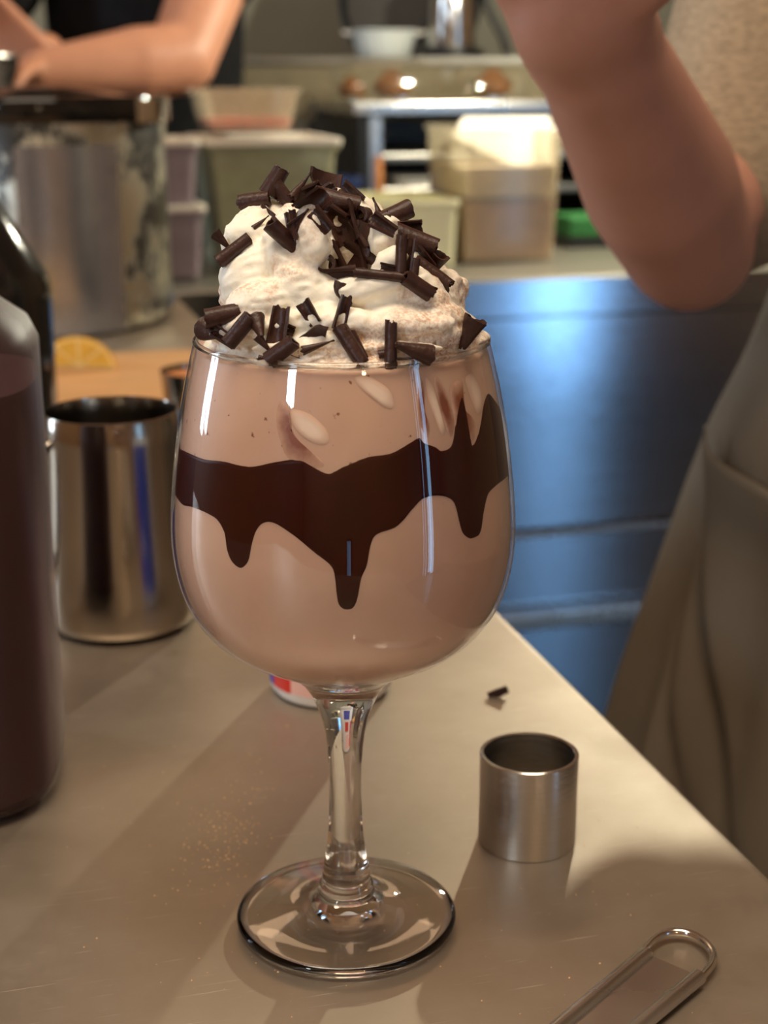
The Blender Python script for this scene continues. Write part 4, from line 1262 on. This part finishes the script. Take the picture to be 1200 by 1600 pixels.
def roast(u, v, y, r, label):
    p = at(u, v, y)
    V, Fc = [], []
    for kk in range(5):
        a = kk * 1.26
        ball_into(V, Fc, (p.x + r * .4 * math.cos(a), p.y + r * .4 * math.sin(a), TOPZ + r * (.55 + .1 * (kk % 2))), (r * .66, r * .66, r * .55))
    ball_into(V, Fc, (p.x, p.y, TOPZ + r * .95), (r * .6, r * .55, r * .6))
    zmin = min(q.z for q in V)
    V = [q + Vector((0, 0, TOPZ + .003 - zmin)) for q in V]
    o = fuse('roast_piece', V, Fc, .004, M['roast'], None, 4)
    return tag(o, label, 'food')
roast(548, 132, 2.93, .026, 'small brown roast piece at the left under the clear cover')
roast(612, 128, 2.95, .034, 'large dark brown roast piece right under the left cover')
roast(770, 112, 3.01, .036, 'brown roast piece under the right clear cover')
# wall shelf with pot and kettle
SHZ = .292
wy = 3.22
sh = at(700, 90, wy)
shelf = tag(empty('wall_shelf', (sh.x, sh.y, SHZ), ROOM * .3), 'beige rear shelf carrying the white pot and kettle', 'shelf')
box('shelf_board', -.62, .75, -.10, .25, -.014, 0, M['steel_dark'], shelf, bev=.003)
box('shelf_apron', -.62, .75, -.09, -.07, -.12, -.0145, mat('beige_enamel', srgb(112, 100, 76), .5), shelf, bev=.003)
for bx in (-.58, .70): box('shelf_bracket', bx, bx + .02, -.06, .24, -.37, -.0145, M['steel_dark'], shelf)
pw_ = at(600, 84, wy)
pot = tag(empty('white_pot', (pw_.x, wy, SHZ + .0005)), 'small white enamel pot on the rear shelf', 'pot')
pr_ = 52 * pxm(wy, .3)
lathe_obj('pot_body', [(0, .0), (pr_ * .72, 0), (pr_ * .80, .004), (pr_ * .96, .046), (pr_ * 1.04, .049), (pr_ * 1.04, .052), (pr_ * .92, .050), (pr_ * .78, .008), (0, .006)], mat('white_enamel', srgb(206, 212, 210), .3, var=.03), pot, 48)
for s_ in (-1, 1):
    tube('pot_handle', smooth_curve([(s_ * pr_ * .95, -.012, .044), (s_ * pr_ * 1.18, -.010, .047), (s_ * pr_ * 1.18, .010, .047), (s_ * pr_ * .95, .012, .044)], 16), .0035, M['white_plastic'], pot, 8)
kt = at(705, 72, wy - .02)
kettle = tag(empty('kettle', (kt.x, wy - .02, SHZ + .0005)), 'steel kettle with black base and slanted handle on the rear shelf', 'kettle')
kr = 38 * pxm(wy, .3)
lathe_obj('kettle_base', [(0, 0), (kr * 1.3, 0), (kr * 1.34, .004), (kr * 1.3, .016), (kr, .018), (0, .018)], M['black'], kettle, 40)
lathe_obj('kettle_body', [(0, .0185), (kr * .98, .0185), (kr, .022), (kr * .92, .10), (kr * .8, .15), (kr * .6, .165), (0, .17)], M['steel_polish'], kettle, 48)
tube('kettle_handle', smooth_curve([(kr * .6, 0, .158), (kr * 1.1, 0, .15), (kr * 1.5, 0, .09), (kr * 2.1, 0, .035), (kr * 2.3, 0, .006)], 24), .008, M['black'], kettle, 10)
db = at(520, 20, 3.3)
dp = tag(empty('dark_pan', (at(640, 0, 3.42).x, 3.40, SHZ + .11), 0), 'blackened pan hanging on the rear wall behind the kettle', 'pan')
V_, F_ = lathe([(0, 0), (.135, 0), (.150, .03), (.147, .031), (.132, .004), (0, .004)], 48)
Mx = Matrix.Rotation(R_(82), 3, 'X')
autosmooth(mk('pan_body', [Mx @ Vector(q) for q in V_], F_, M['black'], dp), 40)
tube('pan_handle', [(0, -.03, .145), (0, -.03, .24), (0, -.02, .32)], [.012, .010, .012], M['black'], dp, 10)

# ------------------------------------------------------------------ hanging lamp over the back counter
lamp = tag(empty('pendant_lamp', LAMP), 'dark enamel pendant lamp hanging over the back counter above the frame', 'lamp')
lathe_obj('lamp_shade', [(.030, .10), (.034, .095), (.075, .045), (.082, .040), (.080, .038), (.072, .043), (.031, .092), (.0, .094), (0, .102)], M['shade'], lamp, 48)
tube('cord', [(0, 0, .10), (0, 0, .6), (0, 0, RZ1 - LAMP.z - .001)], .004, M['black'], lamp, 8)
ld = bpy.data.lights.new('lamp_bulb', 'POINT')
ld.energy = LAMP_W; ld.color = (1.0, 0.93, 0.72); ld.shadow_soft_size = .016
lo = bpy.data.objects.new('lamp_bulb', ld); COL.objects.link(lo); lo.parent = lamp
# warm pendant over the prep table behind the photographer
WARM = Vector((.55, -1.25, .80))
lamp2 = tag(empty('pendant_lamp', WARM), 'warm pendant lamp hanging over the near end of the table, out of view', 'lamp')
lathe_obj('lamp_shade', [(.030, .10), (.034, .095), (.095, .045), (.102, .040), (.100, .038), (.092, .043), (.031, .092), (.0, .094), (0, .102)], M['shade'], lamp2, 48)
tube('cord', [(0, 0, .10), (0, 0, .3), (0, 0, RZ1 - WARM.z - .001)], .004, M['black'], lamp2, 8)
ld = bpy.data.lights.new('lamp_bulb', 'POINT')
ld.energy = 5.0; ld.color = (1.0, 0.72, 0.42); ld.shadow_soft_size = .05
lo = bpy.data.objects.new('lamp_bulb', ld); COL.objects.link(lo); lo.parent = lamp2

# ------------------------------------------------------------------ people
def hand_into(V, Fc, wrist, direc, palm_n, r=1.0, curl=35, thumb_side=1):
    """palm, four unequal bent fingers and a thumb off the side of the palm"""
    d = Vector(direc).normalized(); n = Vector(palm_n); n = (n - d * n.dot(d)).normalized()
    s = d.cross(n) * thumb_side
    w0 = Vector(wrist)
    for k, f in enumerate((-.030, -.010, .010, .030)):
        capsule_into(V, Fc, w0 + s * f * .6 * r, .013 * r, w0 + d * .085 * r + s * f * r, .0105 * r)
    for k, (f, L) in enumerate(((.030, .070), (.010, .080), (-.010, .074), (-.030, .058))):
        p = w0 + d * .088 * r + s * f * r
        a = 0.0
        for j, fr in enumerate((.45, .31, .24)):
            a += R_(curl * (1 if j else .6))
            q = p + (d * math.cos(a) + n * math.sin(a)) * (L * fr * r)
            capsule_into(V, Fc, p, (.0092 - .0008 * j) * r, q, (.0086 - .0010 * j) * r, seg=12)
            p = q
    p = w0 + d * .022 * r + s * .030 * r
    for j, (L, rr) in enumerate(((.042, .0125), (.032, .0105), (.026, .0092))):
        q = p + (s * (.75 - .25 * j) + d * (.6 + .2 * j) + n * (.35 + .25 * j)).normalized() * L * r
        capsule_into(V, Fc, p, rr * r, q, rr * .88 * r, seg=12)
        p = q
def head_into(V, Fc, c, face, s=1.0):
    f = Vector(face).normalized(); r = f.cross(Vector((0, 0, 1))).normalized(); u = Vector((0, 0, 1))
    rot = Matrix((r, f, u)).transposed()
    c = Vector(c)
    ball_into(V, Fc, c + u * .02, (.075, .092, .105), rot)
    ball_into(V, Fc, c + f * .018 - u * .055, (.056, .064, .060), rot)
    ball_into(V, Fc, c + f * .070 - u * .090, (.026, .020, .020), rot)           # chin
    capsule_into(V, Fc, c + f * .092 + u * .012, .008, c + f * .108 - u * .024, .013)      # nose
    ball_into(V, Fc, c + f * .082 - u * .052, (.026, .012, .010), rot)           # mouth
    for k in (-1, 1):
        ball_into(V, Fc, c + r * .076 * k - u * .005 - f * .005, (.010, .020, .032), rot)  # ears
        ball_into(V, Fc, c + f * .082 + r * .032 * k + u * .024, (.026, .014, .009), rot)  # brows

# --- the cook at the back left, dark shirt
def cook():
    root = empty('person', (-.40, 2.62, RZ0))
    tag(root, 'person in a black T-shirt working with bare arms at the back left', 'person')
    L = Vector((-.40, 2.62, RZ0))
    def W(p): return Vector(p) - L
    # joints
    hip = Vector((-.39, 2.62, .06)); chest = Vector((-.39, 2.64, .38)); neck = Vector((-.40, 2.62, .58)); head = Vector((-.43, 2.55, .74))
    shR = Vector((-.235, 2.58, .50)); elR = at(284, 92, 2.40); wrR = at(62, 112, 2.26)
    shL = Vector((-.56, 2.58, .50)); elL = Vector((-.66, 2.42, .27)); wrL = at(70, 85, 2.36)
    V, Fc = [], []
    capsule_into(V, Fc, W(neck - Vector((0, 0, .1))), .058, W(neck + Vector((-.01, -.03, .06))), .054)
    head_into(V, Fc, W(head), (-.3, -.9, -.35))
    capsule_into(V, Fc, W(shR), .062, W(elR), .052); capsule_into(V, Fc, W(elR), .053, W(elR.lerp(wrR, .35)), .052); capsule_into(V, Fc, W(elR.lerp(wrR, .35)), .051, W(wrR), .031)
    capsule_into(V, Fc, W(shL), .060, W(elL), .050); capsule_into(V, Fc, W(elL), .050, W(wrL), .032)
    hand_into(V, Fc, W(wrR), wrR - elR, (0.1, -.3, -.9), 1.0, 30, 1)
    hand_into(V, Fc, W(at(52, 80, 2.34)), (-.55, -.25, .5), (-.2, -.9, -.3), 1.0, 40, -1)
    capsule_into(V, Fc, W(chest), .10, W(hip), .10)
    fuse('body', V, Fc, .0055, M['skin'], root, 5)
    V, Fc = [], []
    capsule_into(V, Fc, W(chest + Vector((0, 0, .03))), .165, W(hip), .150, (1.0, .74), (1, 0, 0), 28)
    capsule_into(V, Fc, W(shR + Vector((.0, 0, -.01))), .080, W(shL + Vector((0, 0, -.01))), .080)
    capsule_into(V, Fc, W(shR), .080, W(shR.lerp(elR, .36)), .074); capsule_into(V, Fc, W(shL), .080, W(shL.lerp(elL, .45)), .074)
    capsule_into(V, Fc, W(neck - Vector((0, 0, .06))), .075, W(chest), .12)
    fuse('t_shirt', V, Fc, .008, M['black_cloth'], root, 4)
    V, Fc = [], []
    for s_ in (-1, 1):
        kx = hip + Vector((s_ * .085, 0, -.42)); fx = hip + Vector((s_ * .095, .0, -.87))
        capsule_into(V, Fc, W(hip + Vector((s_ * .07, 0, -.04))), .095, W(kx), .070); capsule_into(V, Fc, W(kx), .068, W(fx), .050)
    ball_into(V, Fc, W(hip - Vector((0, 0, .02))), (.155, .12, .11))
    fuse('trousers', V, Fc, .010, M['black_cloth'], root, 4)
    for s_ in (-1, 1):
        fx = hip + Vector((s_ * .095, .0, 0)); fx.z = RZ0 + .042
        V, Fc = [], []
        capsule_into(V, Fc, W(fx + Vector((0, .04, 0))), .040, W(fx + Vector((0, -.13, -.006))), .034)
        fuse('shoe', V, Fc, .008, M['black'], root, 3)
    V, Fc = [], []
    ball_into(V, Fc, W(head + Vector((.012, .03, .055))), (.086, .100, .088))
    fuse('hair', V, Fc, .006, M['hair'], root, 3)
cook()
# steel bowl in the cook's hands
cb = at(-78, 96, 2.06)
bowl = tag(empty('mixing_bowl', (cb.x, cb.y, cb.z - .07)), 'steel bowl held by the cook at the top left edge', 'bowl')
lathe_obj('bowl_shell', [(0, 0), (.04, .002), (.075, .03), (.088, .075), (.091, .076), (.090, .079), (.084, .075), (.070, .032), (.036, .006), (0, .004)], M['steel'], bowl, 48, deg=60)

# --- the server on the right: raised bare forearm, oatmeal shirt, taupe apron
BX, BYc = .452, .985
def server():
    L = Vector((BX, BYc, RZ0))
    root = empty('person', L)
    tag(root, 'person in oatmeal shirt and taupe apron with raised forearm at the right', 'person')
    def W(p): return Vector(p) - L
    sh = Vector((.285, 1.03, .43)); el = at(1078, 386, .905); wr = at(932, 78, .745)
    hd = (wr - el).normalized()
    neck = Vector((.44, 1.02, .55)); head = Vector((.40, .98, .73))
    V, Fc = [], []
    capsule_into(V, Fc, W(neck - Vector((0, 0, .12))), .060, W(neck + Vector((-.01, -.01, .08))), .055)
    head_into(V, Fc, W(head), (-.75, -.6, -.3))
    capsule_into(V, Fc, W(sh + Vector((.02, .03, 0))), .048, W(el + Vector((.004, .030, .034))), .036)
    capsule_into(V, Fc, W(el + Vector((.002, .006, -.008))), .031, W(el + Vector((0, 0, .02))), .042)
    m1 = el.lerp(wr, .38)
    capsule_into(V, Fc, W(el), .0385, W(m1), .0425); capsule_into(V, Fc, W(m1), .0425, W(wr), .0300)
    capsule_into(V, Fc, W(wr), .0300, W(wr + hd * .03), .0305, (1.08, .9), (1, 0, .3))
    hand_into(V, Fc, W(wr + hd * .018), hd + Vector((-.05, -.1, .25)), (.35, .8, .1), 1.05, 38, -1)
    # other arm hangs behind the body
    sh2 = Vector((.63, 1.06, .43)); el2 = Vector((.70, 1.08, .14)); wr2 = Vector((.66, .98, -.08))
    capsule_into(V, Fc, W(sh2), .055, W(el2), .044); capsule_into(V, Fc, W(el2), .043, W(wr2), .029)
    hand_into(V, Fc, W(wr2), wr2 - el2, (-1, 0, 0), 1.0, 30, 1)
    capsule_into(V, Fc, W(Vector((.45, 1.03, .35))), .09, W(Vector((.46, 1.03, .0))), .09)
    capsule_into(V, Fc, W(sh), .05, W(sh2), .05)
    fuse('body', V, Fc, .0045, M['skin2'], root, 6)
    V, Fc = [], []
    capsule_into(V, Fc, W(Vector((.452, 1.03, .36))), .165, W(Vector((.46, 1.03, .0))), .165, (1.0, .72), (1, 0, 0), 32)
    capsule_into(V, Fc, W(sh), .072, W(sh2), .072)
    capsule_into(V, Fc, W(sh), .073, W(sh.lerp(el, .90) + Vector((.020, .034, .012))), .060)
    capsule_into(V, Fc, W(sh2), .070, W(sh2.lerp(el2, .5)), .066)
    capsule_into(V, Fc, W(neck - Vector((0, 0, .07))), .078, W(Vector((.45, 1.03, .36))), .12)
    o = fuse('shirt', V, Fc, .006, M['shirt'], root, 3)
    V, Fc = [], []
    for s_ in (-1, 1):
        a = Vector((.46 + s_ * .085, 1.03, -.06)); b = a + Vector((s_ * .01, 0, -.38)); c = b + Vector((0, .01, -.40))
        capsule_into(V, Fc, W(a), .100, W(b), .075); capsule_into(V, Fc, W(b), .073, W(c), .055)
    ball_into(V, Fc, W((.46, 1.03, -.04)), (.165, .125, .12))
    fuse('trousers', V, Fc, .010, M['black_cloth'], root, 4)
    for s_ in (-1, 1):
        f = Vector((.46 + s_ * .095, 1.03, RZ0 + .042))
        V, Fc = [], []
        capsule_into(V, Fc, W(f + Vector((.03, .03, 0))), .040, W(f + Vector((-.10, -.09, -.006))), .034)
        fuse('shoe', V, Fc, .008, M['black'], root, 3)
    V, Fc = [], []
    ball_into(V, Fc, W(head + Vector((.028, .022, .055))), (.090, .096, .088))
    fuse('hair', V, Fc, .006, M['hair'], root, 3)
    # apron: hanging cloth wrapped round the front, wider and folded towards the hem
    zs_ = [.46, .40, .34, .28, .22, .17, .12, .08, .045, .01, -.03, -.08, -.13, -.18, -.24, -.30, -.36, -.42]
    def xleft(z):
        return float(np.interp(z, [-.42, -.20, -.14, -.076, 0, .046, .09, .15, .25, .46], [.135, .165, .180, .196, .214, .226, .244, .262, .290, .34]))
    V, Fc = [], []
    NT = 150
    def surf(t, z, lift=0.0):
        # t 0..1 runs from the far left side round the front to the right
        a = R_(178 - 15 + t * 190)
        ra = BX - xleft(z)
        rb = .155 + .04 * max(0, (.1 - z))
        fold = max(0.0, min(1.0, (.12 - z) / .25))
        w_ = .010 * fold * math.sin(t * 46 + 1.2 * math.sin(z * 5)) * math.exp(-((t - .18) / .28) ** 2)
        w_ += .006 * fold * math.sin(t * 19 + z * 6 + 1)
        f_ = max(0.0, min(1.0, (.03 - z) / .33))
        for off, dp_ in ((-.052, .013), (-.004, .012)):
            w_ -= dp_ * min(1.0, max(0.0, (.03 - z) / .05)) * math.exp(-((t - (.12 + .22 * f_ + off)) / .011) ** 2)
        ra += w_ + lift; rb += w_ + lift
        return Vector((BX + ra * math.cos(a), BYc + .02 + rb * math.sin(a), z))
    nz = 60
    zz = np.interp(np.linspace(0, 1, nz), np.linspace(0, 1, len(zs_)), zs_)
    for s_ in (0, .0012):
        for z in zz:
            for i in range(NT + 1): V.append(W(surf(i / NT, float(z), s_)))
    n1 = nz * (NT + 1)
    for k in range(nz - 1):
        for i in range(NT):
            a, b = k * (NT + 1) + i, (k + 1) * (NT + 1) + i
            Fc.append((a, a + 1, b + 1, b)); Fc.append((n1 + a, n1 + b, n1 + b + 1, n1 + a + 1))
    for k in range(nz - 1):
        for i in (0, NT):
            a, b = k * (NT + 1) + i, (k + 1) * (NT + 1) + i
            Fc.append((a, b, n1 + b, n1 + a) if i == 0 else (b, a, n1 + a, n1 + b))
    for k in (0, nz - 1):
        for i in range(NT):
            a = k * (NT + 1) + i
            Fc.append((a, n1 + a, n1 + a + 1, a + 1) if k == 0 else (a + 1, n1 + a + 1, n1 + a, a))
    ap = mk('apron', V, Fc, M['apron'], root)
    # pocket: second layer with a sagging, gaping mouth
    V, Fc = [], []
    n_i, n_k = 60, 40
    for s_ in (.0, .0016):
        for k in range(n_k + 1):
            f = k / n_k
            for i in range(n_i + 1):
                e = i / n_i
                t = .12 + .22 * max(0.0, min(1.0, f)) + e * (.66 - .25 * f)
                top = .052 - .062 * math.sin(min(1, e * 1.25) * math.pi / 2) ** .8
                z = top + (-.30 - top) * f
                gape = .010 * math.exp(-(f / .12) ** 2) * math.exp(-((e - .05) / .16) ** 2) + .004 * math.exp(-(f / .1) ** 2)
                V.append(W(surf(t, z, .0042 + gape + s_ + .0015 * math.exp(-(f / .02) ** 2))))
    w1 = n_i + 1; n1 = (n_k + 1) * w1
    for k in range(n_k):
        for i in range(n_i):
            a, b = k * w1 + i, (k + 1) * w1 + i
            Fc.append((a, a + 1, b + 1, b)); Fc.append((n1 + a, n1 + b, n1 + b + 1, n1 + a + 1))
    for k in range(n_k):
        for i in (0, n_i):
            a, b = k * w1 + i, (k + 1) * w1 + i
            Fc.append((a, b, n1 + b, n1 + a) if i == 0 else (b, a, n1 + a, n1 + b))
    for k in (0, n_k):
        for i in range(n_i):
            a = k * w1 + i
            Fc.append((a, n1 + a, n1 + a + 1, a + 1) if k == 0 else (a + 1, n1 + a + 1, n1 + a, a))
    mk('pocket', V, Fc, M['apron'], ap)
server()

# ------------------------------------------------------------------ cocoa crumbs on the table
rnd = random.Random(3)
V, Fc = [], []
def crumb(p, s):
    b = len(V)
    for k in range(6):
        d = [(1, 0, 0), (-1, 0, 0), (0, 1, 0), (0, -1, 0), (0, 0, 1), (0, 0, -1)][k]
        V.append(Vector(p) + Vector(d) * s * rnd.uniform(.6, 1.2))
    for f in ((0, 2, 4), (2, 1, 4), (1, 3, 4), (3, 0, 4), (2, 0, 5), (1, 2, 5), (3, 1, 5), (0, 3, 5)): Fc.append(tuple(b + q for q in f))
for k in range(190):
    u = rnd.gauss(355, 42); v = rnd.gauss(1310, 40)
    v += (355 - u) * .35
    crumb(on(u, v, .0002), rnd.uniform(.0002, .0005))
for k in range(130):
    u, v = rnd.uniform(60, 1120), rnd.uniform(1080, 1590)
    p = on(u, v, .0002)
    if to_room(p)[0] > ex - .004: continue
    crumb(p, rnd.uniform(.00015, .00045))
o = mk('cocoa_crumbs', V, Fc, M['crumb'], None, False)
tag(o, 'scattered cocoa crumbs and specks on the steel table', 'crumbs', kind='stuff')
